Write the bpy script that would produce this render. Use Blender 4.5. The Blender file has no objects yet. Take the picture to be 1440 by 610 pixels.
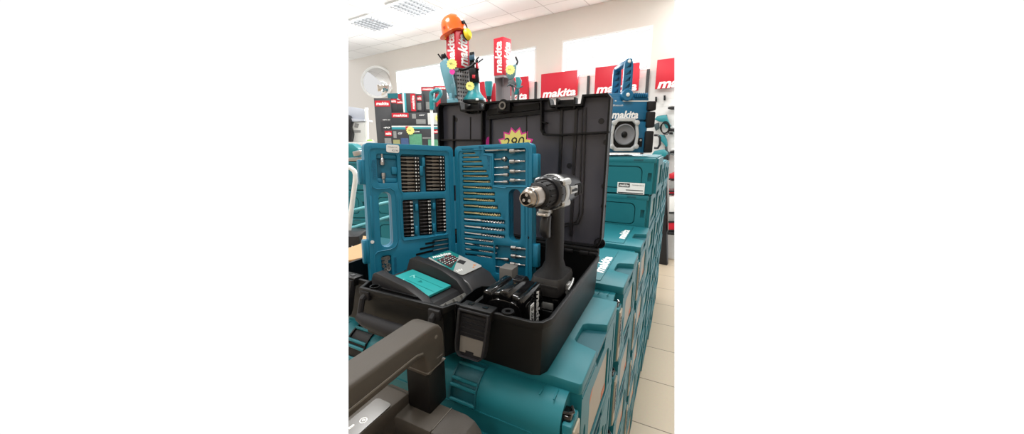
import bpy, bmesh, math, random
from mathutils import Matrix, Vector
random.seed(7)
R = math.radians
sc = bpy.context.scene
COL = sc.collection
ZO = 0.71            # heights below are written from a datum 0.71 m over the floor; lifted at the end
FL = -ZO             # floor in that datum

# ------------------------------------------------------------------ camera figures (used to turn image pixels into positions)
F, HOR = 480.0, 200.0
YAW = math.atan(245 / math.hypot(F, 305 - HOR)); PIT = math.atan((305 - HOR) / F)
CAM = Vector((0, 0, 1.0))
FWD = Vector((-math.sin(YAW) * math.cos(PIT), math.cos(YAW) * math.cos(PIT), -math.sin(PIT)))
RGT = Vector((math.cos(YAW), math.sin(YAW), 0)); UPV = RGT.cross(FWD)
HF = Vector((-math.sin(YAW), math.cos(YAW), 0))
def ray(x, y): return FWD + RGT * ((x - 720) / F) + UPV * ((305 - y) / F)
def at_z(x, y, z): r = ray(x, y); return CAM + r * ((z - 1.0) / r.z)
def at_Y(x, y, Y): r = ray(x, y); return CAM + r * (Y / r.y)
def at_X(x, y, X): r = ray(x, y); return CAM + r * (X / r.x)
def at_pl(x, y, p0, n): r = ray(x, y); return CAM + r * ((p0 - CAM).dot(n) / r.dot(n))
def at_d(x, y, d): return at_pl(x, y, CAM + HF * d, HF)      # on an upright plane d metres ahead

# ------------------------------------------------------------------ materials
def lin(h):
    h = h.lstrip('#'); o = []
    for i in (0, 2, 4):
        c = int(h[i:i+2], 16) / 255
        o.append(c / 12.92 if c <= .04045 else ((c + .055) / 1.055) ** 2.4)
    return (*o, 1)
MATS = {}
def mat(name, col, rough=.5, metal=0, bump=0, scale=400, spec=.5, emit=0, var=0, coat=0):
    if name in MATS: return MATS[name]
    m = bpy.data.materials.new(name); m.use_nodes = True
    nt = m.node_tree; b = nt.nodes['Principled BSDF']
    c = lin(col)
    b.inputs['Base Color'].default_value = c; b.inputs['Roughness'].default_value = rough
    b.inputs['Metallic'].default_value = metal; b.inputs['Specular IOR Level'].default_value = spec
    if coat: b.inputs['Coat Weight'].default_value = coat; b.inputs['Coat Roughness'].default_value = .1
    if emit:
        b.inputs['Emission Color'].default_value = c; b.inputs['Emission Strength'].default_value = emit
    if bump or var:
        tc = nt.nodes.new('ShaderNodeTexCoord'); no = nt.nodes.new('ShaderNodeTexNoise')
        no.inputs['Scale'].default_value = scale; no.inputs['Detail'].default_value = 3
        nt.links.new(tc.outputs['Object'], no.inputs['Vector'])
        if bump:
            bp = nt.nodes.new('ShaderNodeBump'); bp.inputs['Strength'].default_value = bump; bp.inputs['Distance'].default_value = .002
            nt.links.new(no.outputs['Fac'], bp.inputs['Height']); nt.links.new(bp.outputs['Normal'], b.inputs['Normal'])
        if var:
            mx = nt.nodes.new('ShaderNodeMixRGB'); mx.inputs['Color1'].default_value = tuple(v * (1 - var) for v in c[:3]) + (1,)
            mx.inputs['Color2'].default_value = tuple(min(1, v * (1 + var)) for v in c[:3]) + (1,)
            nt.links.new(no.outputs['Fac'], mx.inputs['Fac']); nt.links.new(mx.outputs['Color'], b.inputs['Base Color'])
    MATS[name] = m; return m
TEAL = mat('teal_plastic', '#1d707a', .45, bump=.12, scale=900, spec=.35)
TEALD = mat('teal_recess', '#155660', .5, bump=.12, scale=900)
BLUE = mat('bitcase_blue', '#107696', .45, bump=.1, scale=900)
BLUED = mat('bitcase_blue_ribs', '#0f688a', .5)
RADB = mat('radio_blue', '#13658c', .42, bump=.08, scale=700)
TOOLT = mat('tool_teal', '#1f7f86', .4)
GBLUE = mat('tool_greyblue', '#5d8f9c', .45)
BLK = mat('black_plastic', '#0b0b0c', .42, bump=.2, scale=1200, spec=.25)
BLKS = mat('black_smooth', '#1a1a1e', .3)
LIDM = mat('lid_plastic_sheen', '#4a4a53', .26, bump=.05, scale=300)  # black plastic lightened to grey: sheen of the inner face put into the colour
GLOSS = mat('black_gloss', '#0c0c0d', .14, coat=.3)
RUB = mat('rubber_dark', '#1c1b1d', .6, bump=.3, scale=1500, spec=.3)
DGREY = mat('dark_grey_plastic', '#48423b', .5, bump=.25, scale=1400, spec=.35)
MGREY = mat('mid_grey_plastic', '#6e6860', .5, bump=.2, scale=1200)
STEEL = mat('steel', '#b9b9ba', .28, 1); STEELB = mat('steel_dark', '#a3a29e', .3, 1)
CHROME = mat('chrome', '#e8e8ea', .12, 1); GOLD = mat('titanium_gold', '#dcc898', .28, 1)
SILV = mat('silver_paint', '#b7b7b5', .35, .6); RINGM = mat('chuck_steel', '#a89e94', .3, 1)
RED = mat('sign_red', '#c8102a', .45); REDD = mat('red_accent', '#c21f2e', .4)
WHITE = mat('white_print', '#f2f2f0', .5); WPAINT = mat('white_paint', '#e9e9e6', .4)
ORANGE = mat('helmet_orange', '#ee5a12', .25, coat=.3); YEL = mat('price_yellow', '#f6ec86', .6); YELM = mat('muff_yellow', '#e8c81e', .4)
PINK = mat('price_pink', '#e43aa0', .6); INK = mat('ink', '#202022', .6)
CARD = mat('cardboard', '#b08f68', .8, bump=.2, scale=300, var=.1)
BOXK = mat('carton_black', '#35363a', .55, var=.2, scale=12); BOXK2 = mat('carton_charcoal', '#46474a', .55, var=.15, scale=9)
PAPER = mat('paper_label', '#d8d8d4', .6); BEIGE = mat('side_label_beige', '#a79c88', .5); PGREEN = mat('print_green', '#5b9a78', .6, var=.3, scale=40)
PGREY = mat('print_grey', '#8d8d8b', .6, var=.3, scale=50); CYAN = mat('print_cyan', '#3aa7b5', .5); OLIVE = mat('print_olive', '#9a9a6a', .6)
SLAT = mat('slatwall_white', '#dcdbd8', .55); RAILB = mat('slot_rail_black', '#3c3c3e', .5)
WALLM = mat('wall_plaster', '#dcd5cc', .9, bump=.15, scale=120)
LENS = mat('mirror', '#e2e2e2', .04, 1); TUBE = mat('luminaire_lamp', '#ffffff', .5, emit=2.2)
AQUA = mat('charger_teal_label', '#2fa3a3', .35); LTEAL = mat('charger_label_teal', '#127a78', .4); LGREY = mat('charger_label_grey', '#a9aaa8', .35)
LED = mat('chart_red', '#b02030', .5); LEDY = mat('chart_yellow', '#d8c060', .5); MAG = mat('case_charcoal', '#222224', .5, spec=.35)
PERF = mat('perforated_steel', '#8f8a8c', .5, .1); RAILT = mat('trolley_teal', '#5fa6ad', .4); SPK = mat('speaker_cone', '#77787c', .6); GRIL = mat('grille_grey', '#c3c6c8', .35, .2)

def floor_mat():
    m = bpy.data.materials.new('floor_tiles'); m.use_nodes = True; nt = m.node_tree; b = nt.nodes['Principled BSDF']
    tc = nt.nodes.new('ShaderNodeTexCoord'); mp = nt.nodes.new('ShaderNodeMapping'); br = nt.nodes.new('ShaderNodeTexBrick'); no = nt.nodes.new('ShaderNodeTexNoise')
    nt.links.new(tc.outputs['Object'], mp.inputs['Vector']); nt.links.new(mp.outputs['Vector'], br.inputs['Vector'])
    mp.inputs['Location'].default_value = (.30, .28, 0)
    br.offset = 0; br.inputs['Scale'].default_value = 1; br.inputs['Brick Width'].default_value = .45; br.inputs['Row Height'].default_value = .45
    br.inputs['Mortar Size'].default_value = .004; br.inputs['Mortar Smooth'].default_value = .3
    br.inputs['Color1'].default_value = lin('#d0bfa6'); br.inputs['Color2'].default_value = lin('#d4c4ac'); br.inputs['Mortar'].default_value = lin('#7d6f5d')
    no.inputs['Scale'].default_value = 60; no.inputs['Detail'].default_value = 6; nt.links.new(tc.outputs['Object'], no.inputs['Vector'])
    mx = nt.nodes.new('ShaderNodeMixRGB'); mx.blend_type = 'MULTIPLY'; mx.inputs['Fac'].default_value = .12
    nt.links.new(br.outputs['Color'], mx.inputs['Color1']); nt.links.new(no.outputs['Color'], mx.inputs['Color2']); nt.links.new(mx.outputs['Color'], b.inputs['Base Color'])
    b.inputs['Roughness'].default_value = .35
    return m
def ceil_mat():
    m = bpy.data.materials.new('ceiling_tiles'); m.use_nodes = True; nt = m.node_tree; b = nt.nodes['Principled BSDF']
    tc = nt.nodes.new('ShaderNodeTexCoord'); mp = nt.nodes.new('ShaderNodeMapping'); br = nt.nodes.new('ShaderNodeTexBrick')
    nt.links.new(tc.outputs['Object'], mp.inputs['Vector']); nt.links.new(mp.outputs['Vector'], br.inputs['Vector'])
    br.offset = 0; br.inputs['Scale'].default_value = 1; br.inputs['Brick Width'].default_value = .6; br.inputs['Row Height'].default_value = .6
    br.inputs['Mortar Size'].default_value = .008; br.inputs['Mortar Smooth'].default_value = .2
    br.inputs['Color1'].default_value = lin('#e4e4e2'); br.inputs['Color2'].default_value = lin('#e0e0df'); br.inputs['Mortar'].default_value = lin('#bdbdbb')
    nt.links.new(br.outputs['Color'], b.inputs['Base Color']); b.inputs['Roughness'].default_value = .9
    return m
def pane_mat():
    m = bpy.data.materials.new('window_glass'); m.use_nodes = True; nt = m.node_tree; nt.nodes.clear()
    o = nt.nodes.new('ShaderNodeOutputMaterial'); t = nt.nodes.new('ShaderNodeBsdfTransparent'); g = nt.nodes.new('ShaderNodeBsdfGlossy'); x = nt.nodes.new('ShaderNodeMixShader')
    g.inputs['Roughness'].default_value = .02; x.inputs['Fac'].default_value = .06
    nt.links.new(t.outputs[0], x.inputs[1]); nt.links.new(g.outputs[0], x.inputs[2]); nt.links.new(x.outputs[0], o.inputs[0]); return m

# ------------------------------------------------------------------ mesh helpers
def T(x, y, z): return Matrix.Translation((x, y, z))
def RX(a): return Matrix.Rotation(R(a), 4, 'X')
def RY(a): return Matrix.Rotation(R(a), 4, 'Y')
def RZ(a): return Matrix.Rotation(R(a), 4, 'Z')
def frame(o, x, y):
    x = Vector(x).normalized(); y = Vector(y); z = x.cross(y).normalized(); y = z.cross(x)
    m = Matrix((x, y, z)).transposed().to_4x4(); m.translation = Vector(o); return m
def along(p, q):                       # frame at p with z running to q
    z = (Vector(q) - Vector(p)).normalized(); a = Vector((0, 0, 1)) if abs(z.z) < .9 else Vector((0, 1, 0))
    x = a.cross(z).normalized(); return frame(p, x, z.cross(x))
class MB:
    def __init__(s): s.b = bmesh.new()
    def _add(s, t, M, bev=0, seg=2):
        if bev:
            bmesh.ops.bevel(t, geom=[e for e in t.edges if len(e.link_faces) == 2 and e.calc_face_angle(0) > .5], offset=bev, segments=seg, profile=.5, affect='EDGES', clamp_overlap=True)
        if M is not None: t.transform(M)
        bmesh.ops.recalc_face_normals(t, faces=t.faces)
        me = bpy.data.meshes.new('t'); t.to_mesh(me); t.free(); s.b.from_mesh(me); bpy.data.meshes.remove(me); return s
    def box(s, c, d, bev=0, M=None, seg=2):
        t = bmesh.new(); bmesh.ops.create_cube(t, size=1); t.transform(T(*c) @ Matrix.Diagonal((*d, 1)))
        return s._add(t, M, bev, seg)
    def prism(s, poly, z0, z1, M=None, bev=0, holes=(), seg=2):
        t = bmesh.new()
        if not holes:
            f = t.faces.new([t.verts.new((*p, z0)) for p in poly]); fs = [f]
        else:
            es = []
            for L in [poly, *holes]:
                vs = [t.verts.new((*p, z0)) for p in L]; es += [t.edges.new((vs[i], vs[(i + 1) % len(vs)])) for i in range(len(vs))]
            fs = [g for g in bmesh.ops.triangle_fill(t, edges=es, use_beauty=True)['geom'] if isinstance(g, bmesh.types.BMFace)]
        r = bmesh.ops.extrude_face_region(t, geom=fs)
        bmesh.ops.translate(t, vec=(0, 0, z1 - z0), verts=[v for v in r['geom'] if isinstance(v, bmesh.types.BMVert)])
        if holes: bmesh.ops.dissolve_limit(t, angle_limit=.01, verts=t.verts, edges=t.edges) if False else None
        return s._add(t, M, bev, seg)
    def lathe(s, prof, M=None, n=24):
        t = bmesh.new(); rings = []
        for r, z in prof:
            rings.append([t.verts.new((r * math.cos(2 * math.pi * k / n), r * math.sin(2 * math.pi * k / n), z)) for k in range(n)] if r > 1e-6 else [t.verts.new((0, 0, z))])
        for a, b in zip(rings, rings[1:]):
            for k in range(n):
                q = [a[k % len(a)], a[(k + 1) % len(a)], b[(k + 1) % len(b)], b[k % len(b)]]
                q = list(dict.fromkeys(q))
                if len(q) > 2: t.faces.new(q)
        for e in (rings[0], rings[-1]):
            if len(e) > 2: t.faces.new(e)
        return s._add(t, M)
    def tube(s, pts, r, n=10, M=None, rad=None):
        pts = [Vector(p) for p in pts]; t = bmesh.new(); rings = []; prev = None
        for i, p in enumerate(pts):
            d = (pts[min(i + 1, len(pts) - 1)] - pts[max(i - 1, 0)]).normalized()
            if prev is None: a = Vector((0, 0, 1)) if abs(d.z) < .9 else Vector((1, 0, 0)); u = a.cross(d).normalized()
            else: u = (prev - d * prev.dot(d)).normalized()
            prev = u; w = d.cross(u); rr = rad[i] if rad else r
            rings.append([t.verts.new(p + (u * math.cos(2 * math.pi * k / n) + w * math.sin(2 * math.pi * k / n)) * rr) for k in range(n)])
        for a, b in zip(rings, rings[1:]):
            for k in range(n): t.faces.new((a[k], a[(k + 1) % n], b[(k + 1) % n], b[k]))
        t.faces.new(rings[0]); t.faces.new(rings[-1]); return s._add(t, M)
    def sph(s, c, d, M=None, u=20, v=12):
        t = bmesh.new(); bmesh.ops.create_uvsphere(t, u_segments=u, v_segments=v, radius=.5); t.transform(T(*c) @ Matrix.Diagonal((*d, 1)))
        return s._add(t, M)
    def loft(s, secs, M=None, bev=0):       # rings of equal length
        t = bmesh.new(); rs = [[t.verts.new(p) for p in q] for q in secs]
        for a, b in zip(rs, rs[1:]):
            for k in range(len(a)): t.faces.new((a[k], a[(k + 1) % len(a)], b[(k + 1) % len(a)], b[k]))
        t.faces.new(rs[0]); t.faces.new(rs[-1]); return s._add(t, M, bev)
    def text(s, txt, w, M, ext=.0004, bold=.02, shear=0., h=None):
        me = text_mesh(txt, bold, shear); xs = [v.co.x for v in me.vertices]; ys = [v.co.y for v in me.vertices]
        k = w / (max(xs) - min(xs)); ky = k if h is None else h / (max(ys) - min(ys))
        t = bmesh.new(); t.from_mesh(me)
        t.transform(Matrix.Diagonal((k, ky, 1, 1)) @ T(-(max(xs) + min(xs)) / 2, -(max(ys) + min(ys)) / 2, 0))
        r = bmesh.ops.extrude_face_region(t, geom=t.faces[:]); bmesh.ops.translate(t, vec=(0, 0, ext), verts=[v for v in r['geom'] if isinstance(v, bmesh.types.BMVert)])
        return s._add(t, M)
TXT = {}
def text_mesh(txt, bold, shear):
    k = (txt, bold, shear)
    if k not in TXT:
        cu = bpy.data.curves.new('lettering', 'FONT'); cu.body = txt; cu.offset = bold; cu.shear = shear; cu.resolution_u = 2
        o = bpy.data.objects.new('lettering', cu); COL.objects.link(o)
        me = bpy.data.meshes.new_from_object(o.evaluated_get(bpy.context.evaluated_depsgraph_get()))
        bpy.data.objects.remove(o); bpy.data.curves.remove(cu); TXT[k] = me
    return TXT[k]
LOGO = dict(bold=.035, shear=.22)
def rrect(x0, y0, x1, y1, r, n=4):
    o = []
    for cx, cy, a in ((x1 - r, y1 - r, 0), (x0 + r, y1 - r, 90), (x0 + r, y0 + r, 180), (x1 - r, y0 + r, 270)):
        for k in range(n + 1): o.append((cx + r * math.cos(R(a + 90 * k / n)), cy + r * math.sin(R(a + 90 * k / n))))
    return o
def circ(cx, cy, r, n=16, ry=None): return [(cx + r * math.cos(2 * math.pi * k / n), cy + (ry or r) * math.sin(2 * math.pi * k / n)) for k in range(n)]
def tag(o, label, cat, group=None, kind=None):
    if label: o['label'] = label
    if cat: o['category'] = cat
    if group: o['group'] = group
    if kind: o['kind'] = kind
    return o
def thing(name, label, cat, loc=(0, 0, 0), rz=0, group=None):
    o = bpy.data.objects.new(name, None); COL.objects.link(o); o.location = loc; o.rotation_euler = (0, 0, R(rz)); o.empty_display_size = .05
    return tag(o, label, cat, group)
def wm(o):
    m = Matrix.LocRotScale(o.location, o.rotation_euler, o.scale)
    return wm(o.parent) @ m if o.parent else m
def obj(name, mb, m, parent=None, world=True, label=None, cat=None, group=None, kind=None, ang=35, rz=0):
    """world=True: the shape was built in world coordinates; a top-level object gets its origin at its foot"""
    bm = mb.b; me = bpy.data.meshes.new(name); o = bpy.data.objects.new(name, me); COL.objects.link(o)
    if parent is not None:
        o.parent = parent
        if world: bm.transform(wm(parent).inverted())
    elif world:
        bm.verts.ensure_lookup_table(); c = [[v.co[i] for v in bm.verts] for i in range(3)]
        p = Vector(((min(c[0]) + max(c[0])) / 2, (min(c[1]) + max(c[1])) / 2, min(c[2]))); bm.transform(T(*-p)); o.location = p
    bm.to_mesh(me); bm.free(); me.materials.append(m)
    for p in me.polygons: p.use_smooth = True
    me.set_sharp_from_angle(angle=R(ang))
    return tag(o, label, cat, group, kind)
def dup(root, label=None, group=None):
    r = root.copy(); COL.objects.link(r)
    for ch in list(root.children):
        c = ch.copy(); COL.objects.link(c); c.parent = r
        for g in list(ch.children): d = g.copy(); COL.objects.link(d); d.parent = c
    if label: r['label'] = label
    if group: r['group'] = group
    return r
ORD = 'top second third fourth fifth sixth seventh eighth ninth tenth eleventh twelfth thirteenth fourteenth fifteenth sixteenth seventeenth eighteenth nineteenth twentieth'.split()
def nth(i, n, end='lowest'): return 'topmost' if i == 0 else (end if i == n - 1 else ORD[i] + ' from the top')

# ================================================================== THE SETTING
WA = R(-7.45); WD = Vector((math.cos(WA), math.sin(WA), 0)); WN = Vector((-WD.y, WD.x, 0)); W0 = Vector((-1.14, 5.54, 0))
CZ = 3.0                                                       # ceiling height in the datum
WF = frame(W0, WD, (0, 0, 1))                                  # wall frame: x along the wall, y up, z towards the room
def wall_at(x, y, off): return at_pl(x, y, W0 - WN * off, WN)
def wall_sz(x, y, off=0.0): p = wall_at(x, y, off); return ((p - W0).dot(WD), p.z)
WIN = [(-4.91, 2.0, -1.26, 2.57), (-.785, 2.0, .588, 2.575)]
m = MB(); m.prism([(-8.5, FL), (2.2, FL), (2.2, CZ), (-8.5, CZ)], -.08, 0, WF, holes=[[(a, b), (c, b), (c, d), (a, d)] for a, b, c, d in WIN])
tag(obj('wall_back', m, WALLM), None, None, kind='structure')
GLS = pane_mat()
for i, (a, b, c, d) in enumerate(WIN):
    m = MB(); m.prism([(a, b), (c, b), (c, d), (a, d)], -.03, .004, WF, holes=[[(a + .03, b + .03), (c - .03, b + .03), (c - .03, d - .03), (a + .03, d - .03)]])
    w = tag(obj('window_%d' % (i + 1), m, WPAINT), None, None, kind='structure')
    m = MB(); m.prism([(a + .03, b + .03), (c - .03, b + .03), (c - .03, d - .03), (a + .03, d - .03)], -.02, -.015, WF); obj('glass', m, GLS, w)
m = MB(); m.prism([(-15, -.0), (4, -.0)] + [tuple((W0 + WD * s_).xy) for s_ in (4.2, -12)], -.06, 0); o = obj('floor', m, floor_mat(), world=False); o.location.z = FL; tag(o, None, None, kind='structure')
CM = T(-5.23, 4.41, CZ) @ RZ(-6); m = MB(); Q = [CM.inverted() @ Vector((x, y, CZ)) for x, y in [(-15, 0), (4, 0)] + [tuple((W0 + WD * s_).xy) for s_ in (4.2, -12)]]; m.prism([(q.x, q.y) for q in Q], 0, .06)
o = obj('ceiling', m, ceil_mat(), world=False); o.matrix_local = CM; tag(o, None, None, kind='structure')
# unseen rear of the shop; side walls carried forward to block side light
RF = T(*(HF * 0)) @ RZ(math.degrees(YAW))
for nm, c, d, mm in (('floor_rear', (0, -1.7, FL - .031), (8, 6.4, .06), MATS.get('x') or bpy.data.materials['floor_tiles']), ('ceiling_rear', (0, -1.3, CZ + .031), (8, 7.2, .06), bpy.data.materials['ceiling_tiles']),
                     ('wall_front', (0, -4.9, (FL + CZ) / 2), (8, .1, CZ - FL), WALLM), ('wall_left', (-4, -1.3, (FL + CZ) / 2), (.1, 7.2, CZ - FL), WALLM), ('wall_right', (4, -1.3, (FL + CZ) / 2), (.1, 7.2, CZ - FL), WALLM)):
    m = MB(); m.box(c, d, M=RF); tag(obj(nm, m, mm), None, None, kind='structure')

# recessed louvred ceiling lights
def ceiling_light(x, y, label):
    t = thing('ceiling_light', label, 'ceiling light', (x, y, CZ), -6, 'square louvred ceiling lights')
    m = MB(); m.prism([(-.3, -.3), (.3, -.3), (.3, .3), (-.3, .3)], -.012, .0, holes=[[(-.275, -.275), (.275, -.275), (.275, .275), (-.275, .275)]]); obj('frame', m, WPAINT, t, False)
    m = MB(); m.box((0, 0, -.002), (.55, .55, .003)); obj('diffuser', m, TUBE, t, False)
    m = MB()
    for k in range(1, 5): m.box((-.275 + .11 * k, 0, -.02), (.007, .55, .03))
    for k in range(1, 9): m.box((0, -.275 + .061 * k, -.02), (.55, .012, .03))
    obj('louvre', m, mat('louvre_metal', '#7d7f81', .4, .2), t, False); return t
ceiling_light(-5.0, 4.68, 'square louvred light near the left end of the ceiling')
p = at_z(630, -9, CZ); ceiling_light(-3.86, 4.45, 'square louvred light cut by the top edge above the orange helmet')

# convex mirror on the wall
c = wall_at(530.5, 115.5, .18)
t = thing('convex_mirror', 'round convex security mirror with a white rim high on the wall', 'mirror', c, 30)
A = RX(90) @ RZ(0)
m = MB(); prof = [(.33 * math.sin(R(3 * k)) / math.sin(R(45)), .11 * (math.cos(R(3 * k)) - math.cos(R(45))) / (1 - math.cos(R(45)))) for k in range(0, 16)]; m.lathe(prof, RX(82), 48); obj('mirror_dome', m, LENS, t, False)
m = MB(); m.lathe([(.325, -.01), (.36, -.01), (.365, .012), (.345, .02), (.325, .012)], RX(82), 48); obj('rim', m, WPAINT, t, False)
m = MB(); m.tube([(0, .03, -.02), (0, .2, -.05)], .02); obj('bracket', m, WPAINT, t, False)

# slatwall with its slotted uprights
sl = thing('slatwall', 'white slatwall panel carrying red signs and hanging tools', 'slatwall', W0 - WN * .03)
m = MB(); z = FL + .1
while z < 1.97: m.prism([(-3.2, z), (2.0, z), (2.0, z + .094), (-3.2, z + .094)], .01, .0145, WF); z += .1
m.prism([(-3.2, FL + .02), (2.0, FL + .02), (2.0, 1.985), (-3.2, 1.985)], .001, .012, WF); obj('panel', m, SLAT, sl)
for s in (-2.05, -1.24, -.3, .58, 1.45):
    m = MB(); m.prism([(s - .02, FL + .02), (s + .02, FL + .02), (s + .02, 2.0), (s - .02, 2.0)], .03, .05, WF)
    for k in range(40): m.prism([(s - .012, .95 + k * .026), (s + .012, .95 + k * .026), (s + .012, .962 + k * .026), (s - .012, .962 + k * .026)], .049, .056, WF)
    obj('upright', m, RAILB, sl)
for i, (s0, lb) in enumerate([(-2.9, 'red sign with white lettering behind the blower, farthest left of the wall signs'), (-2.0, 'red sign with white lettering behind the second totem'), (-1.105, 'red sign with white lettering fully visible above the open black lid'),
                              (-.174, 'red sign with white lettering behind the radio handle'), (.70, 'red sign with white lettering cut by the right edge of the picture')]):
    t = thing('wall_sign', lb, 'sign', W0 + WD * (s0 + .32) - WN * .09, 0, 'red brand signs along the slatwall')
    m = MB(); m.prism([(s0, 1.72), (s0 + .645, 1.72), (s0 + .645, 2.095), (s0, 2.095)], .058, .1, WF, .004); obj('board', m, RED, t)
    m = MB(); m.text('makita', .60, WF @ T(s0 + .33, 1.782, .1005), **LOGO, h=.125); obj('lettering', m, WHITE, t)

# ================================================================== TEAL CASES STACKED BY THE AISLE
def notch(p): return p
def low_case():
    """origin: floor centre of the case at its right rear foot line; x to the aisle, y into the shop"""
    t = thing('plastic_case', 'x', 'plastic case', (0, 0, 0), 0, 'teal plastic cases stacked along the aisle')
    L, Dp, Hh = .725, .49, .25
    # body: cross-section in y,z with rounded front and back shoulders, run along x
    sec = [(0, .004), (0, .17)] + [(.055 - .055 * math.cos(R(a)), .17 + .055 * math.sin(R(a))) for a in range(15, 91, 15)] + [(Dp - .055 + .055 * math.sin(R(a)), .17 + .055 * math.cos(R(a))) for a in range(0, 91, 15)] + [(Dp, .004)]
    YZ = Matrix(((0, 0, 1, 0), (1, 0, 0, 0), (0, 1, 0, 0), (0, 0, 0, 1)))
    m = MB(); m.prism(sec, -L, -.024, YZ); m.box((-.4, -.0005, .155), (.64, .003, .003)); m.box((-.37, -.004, .06), (.66, .012, .10), .004)
    obj('body', m, TEAL, t, False)
    m = MB(); hole = rrect(.14, .02, .355, .165, .02); s1 = rrect(.375, .02, .395, .13, .009); s2 = rrect(.41, .04, .425, .2, .007); s3 = rrect(.095, .02, .11, .12, .007)
    side = [(.068, .004), (Dp - .045, .004), (Dp - .045, .222), (.30, .222), (.285, .195), (.2, .195), (.185, .222), (.068, .222)]
    m.prism(side, -.024, 0, YZ, holes=[hole, s1, s2, s3]); m.prism([(.07, .208), (.185, .208), (.185, .212), (.07, .212)], -.001, .0015, YZ)
    m.box((-.012, .03, .10), (.02, .05, .19), .004)
    obj('side_panel', m, TEAL, t, False)
    m = MB(); m.prism(hole[:], -.0235, -.006, YZ); m.box((-.006, .25, .09), (.004, .20, .13)); obj('side_label', m, BEIGE, t, False, label='grey beige paper label')
    m = MB(); m.prism([(.15, .12), (.19, .155), (.15, .155)], -.006, -.003, YZ); m.prism([(.3, .03), (.345, .03), (.345, .05), (.3, .05)], -.006, -.003, YZ); obj('label_print', m, mat('print_orange', '#c9764e', .6), t, False)
    # lid plate with a hand hollow open to the aisle
    lid = [(-L + .03, .06), (-.004, .06), (0, .064), (0, .185), (-.05, .2), (-.058, .21), (-.058, .285), (-.05, .295), (0, .31), (0, .455), (-.004, .46), (-L + .03, .46)]
    m = MB(); m.prism(lid, .222, .248, None, .003); m.box((-.33, .26, .249), (.5, .36, .004), .001); lidp = obj('lid', m, TEAL, t, False)
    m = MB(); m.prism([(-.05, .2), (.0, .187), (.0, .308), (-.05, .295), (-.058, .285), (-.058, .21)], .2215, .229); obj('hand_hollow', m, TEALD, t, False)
    # ledge ribs ahead of and behind the lid
    for y in (.032, .474):
        for x in (-.075, -.045, -.65): m = MB(); m.box((x, y + .008, .2245), (.003, .03, .003), .001); obj('ledge_rib', m, TEAL, t, False)
    # clips at the aisle corners and the strip of lettering below the front one
    for y in (.03, .475):
        m = MB(); m.box((-.018, y, .197), (.022, .03, .02), .005); m.tube([(-.026, y - .010, .207), (-.012, y - .010, .211), (-.006, y, .208), (-.012, y + .010, .211)], .003, 8); obj('clip', m, GLOSS, t, False)
    m = MB(); m.box((0, .03, .095), (.006, .04, .175), .003); st = obj('clip_strip', m, BEIGE, t, False)
    m = MB(); m.text('makita', .11, frame((.0035, .03, .11), (0, 0, -1), (0, 1, 0)), **LOGO); obj('lettering', m, INK, st, False)
    # ribbed front latches
    ar = lambda r, a: (.055 - r * math.cos(R(a)), .17 + r * math.sin(R(a)))
    for x in (-.241, -.575):
        m = MB()
        for sx in (-.032, .032): m.prism([ar(.05, a) for a in range(-8, 92, 12)] + [ar(.0595, a) for a in range(88, -10, -12)], x + sx - .002, x + sx + .002, YZ)
        m.prism([ar(.05, a) for a in range(-8, 92, 12)] + [ar(.0555, a) for a in range(88, -10, -12)], x - .031, x + .031, YZ)
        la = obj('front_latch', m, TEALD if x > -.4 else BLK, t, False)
        m = MB()
        for a in (-6, 26, 40, 74): m.tube([(x - .032, *ar(.0575, a)), (x + .032, *ar(.0575, a))], .0042, 8)
        obj('latch_ribs', m, TEAL, la, False)
    m = MB(); m.text('makita', .19, T(-.105, .245, .2512) @ RZ(90), **LOGO, h=.04); obj('lid_lettering', m, WHITE, t, False)
    return t
lc = low_case(); first = True
STK = [(.52, 'nearest stack under the black tool case'), (1.03, 'second low stack by the aisle'), (1.52, 'third low stack before the tall ones')]
for Y, nm in STK:
    for k in range(5):
        lb = 'teal plastic case, %s in the %s' % (('topmost', 'second down', 'middle', 'fourth down', 'lowest')[k], nm)
        o = lc if first else dup(lc); first = False
        o.location = (-.137, Y, .29 - .25 * k); o['label'] = lb

def tall_case():
    t = thing('storage_case', 'x', 'plastic case', (0, 0, 0), 0, 'teal cases in the tall stacks'); H_ = .204
    YZ = Matrix(((0, 0, 1, 0), (1, 0, 0, 0), (0, 1, 0, 0), (0, 0, 0, 1))); XZ = frame((0, 0, 0), (1, 0, 0), (0, 0, 1))
    m = MB(); m.box((-.24, .235, .1), (.456, .45, .196), .006); m.box((-.22, .004, .185), (.42, .02, .03), .008)
    m.prism([(-.46, .004), (-.02, .004), (-.02, .195), (-.46, .195)], -.012, .004, XZ, holes=[rrect(-.40, .03, -.075, .155, .03), rrect(-.047, .075, -.027, .12, .003)]); obj('body', m, TEAL, t, False)
    m = MB(); m.prism(rrect(-.395, .035, -.08, .15, .028), -.012, .0015, XZ); obj('front_panel', m, TEAL, t, False)
    m = MB(); m.box((-.23, .23, .199), (.44, .42, .01), .004); obj('lid', m, TEAL, t, False)
    m = MB(); m.prism([(.02, .006), (.45, .006), (.45, .196), (.02, .196)], -.014, 0, YZ, holes=[rrect(.10, .03, .36, .15, .02), rrect(.395, .03, .415, .17, .008)]); obj('side_panel', m, TEAL, t, False)
    m = MB(); m.box((-.012, .23, .09), (.006, .25, .11)); obj('side_label', m, mat('side_label_olive', '#7f9a92', .45), t, False)
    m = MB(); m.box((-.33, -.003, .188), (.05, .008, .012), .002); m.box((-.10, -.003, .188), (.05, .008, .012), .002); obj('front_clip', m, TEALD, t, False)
    return t
tc = tall_case(); first = True
TALL = [(1.99, 1.0, -.122, 'the tall stack under the blue radio'), (2.47, .965, -.135, 'the second tall stack'), (2.95, .955, -.13, 'the third tall stack'), (3.43, .935, -.135, 'the farthest tall stack')]
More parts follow.
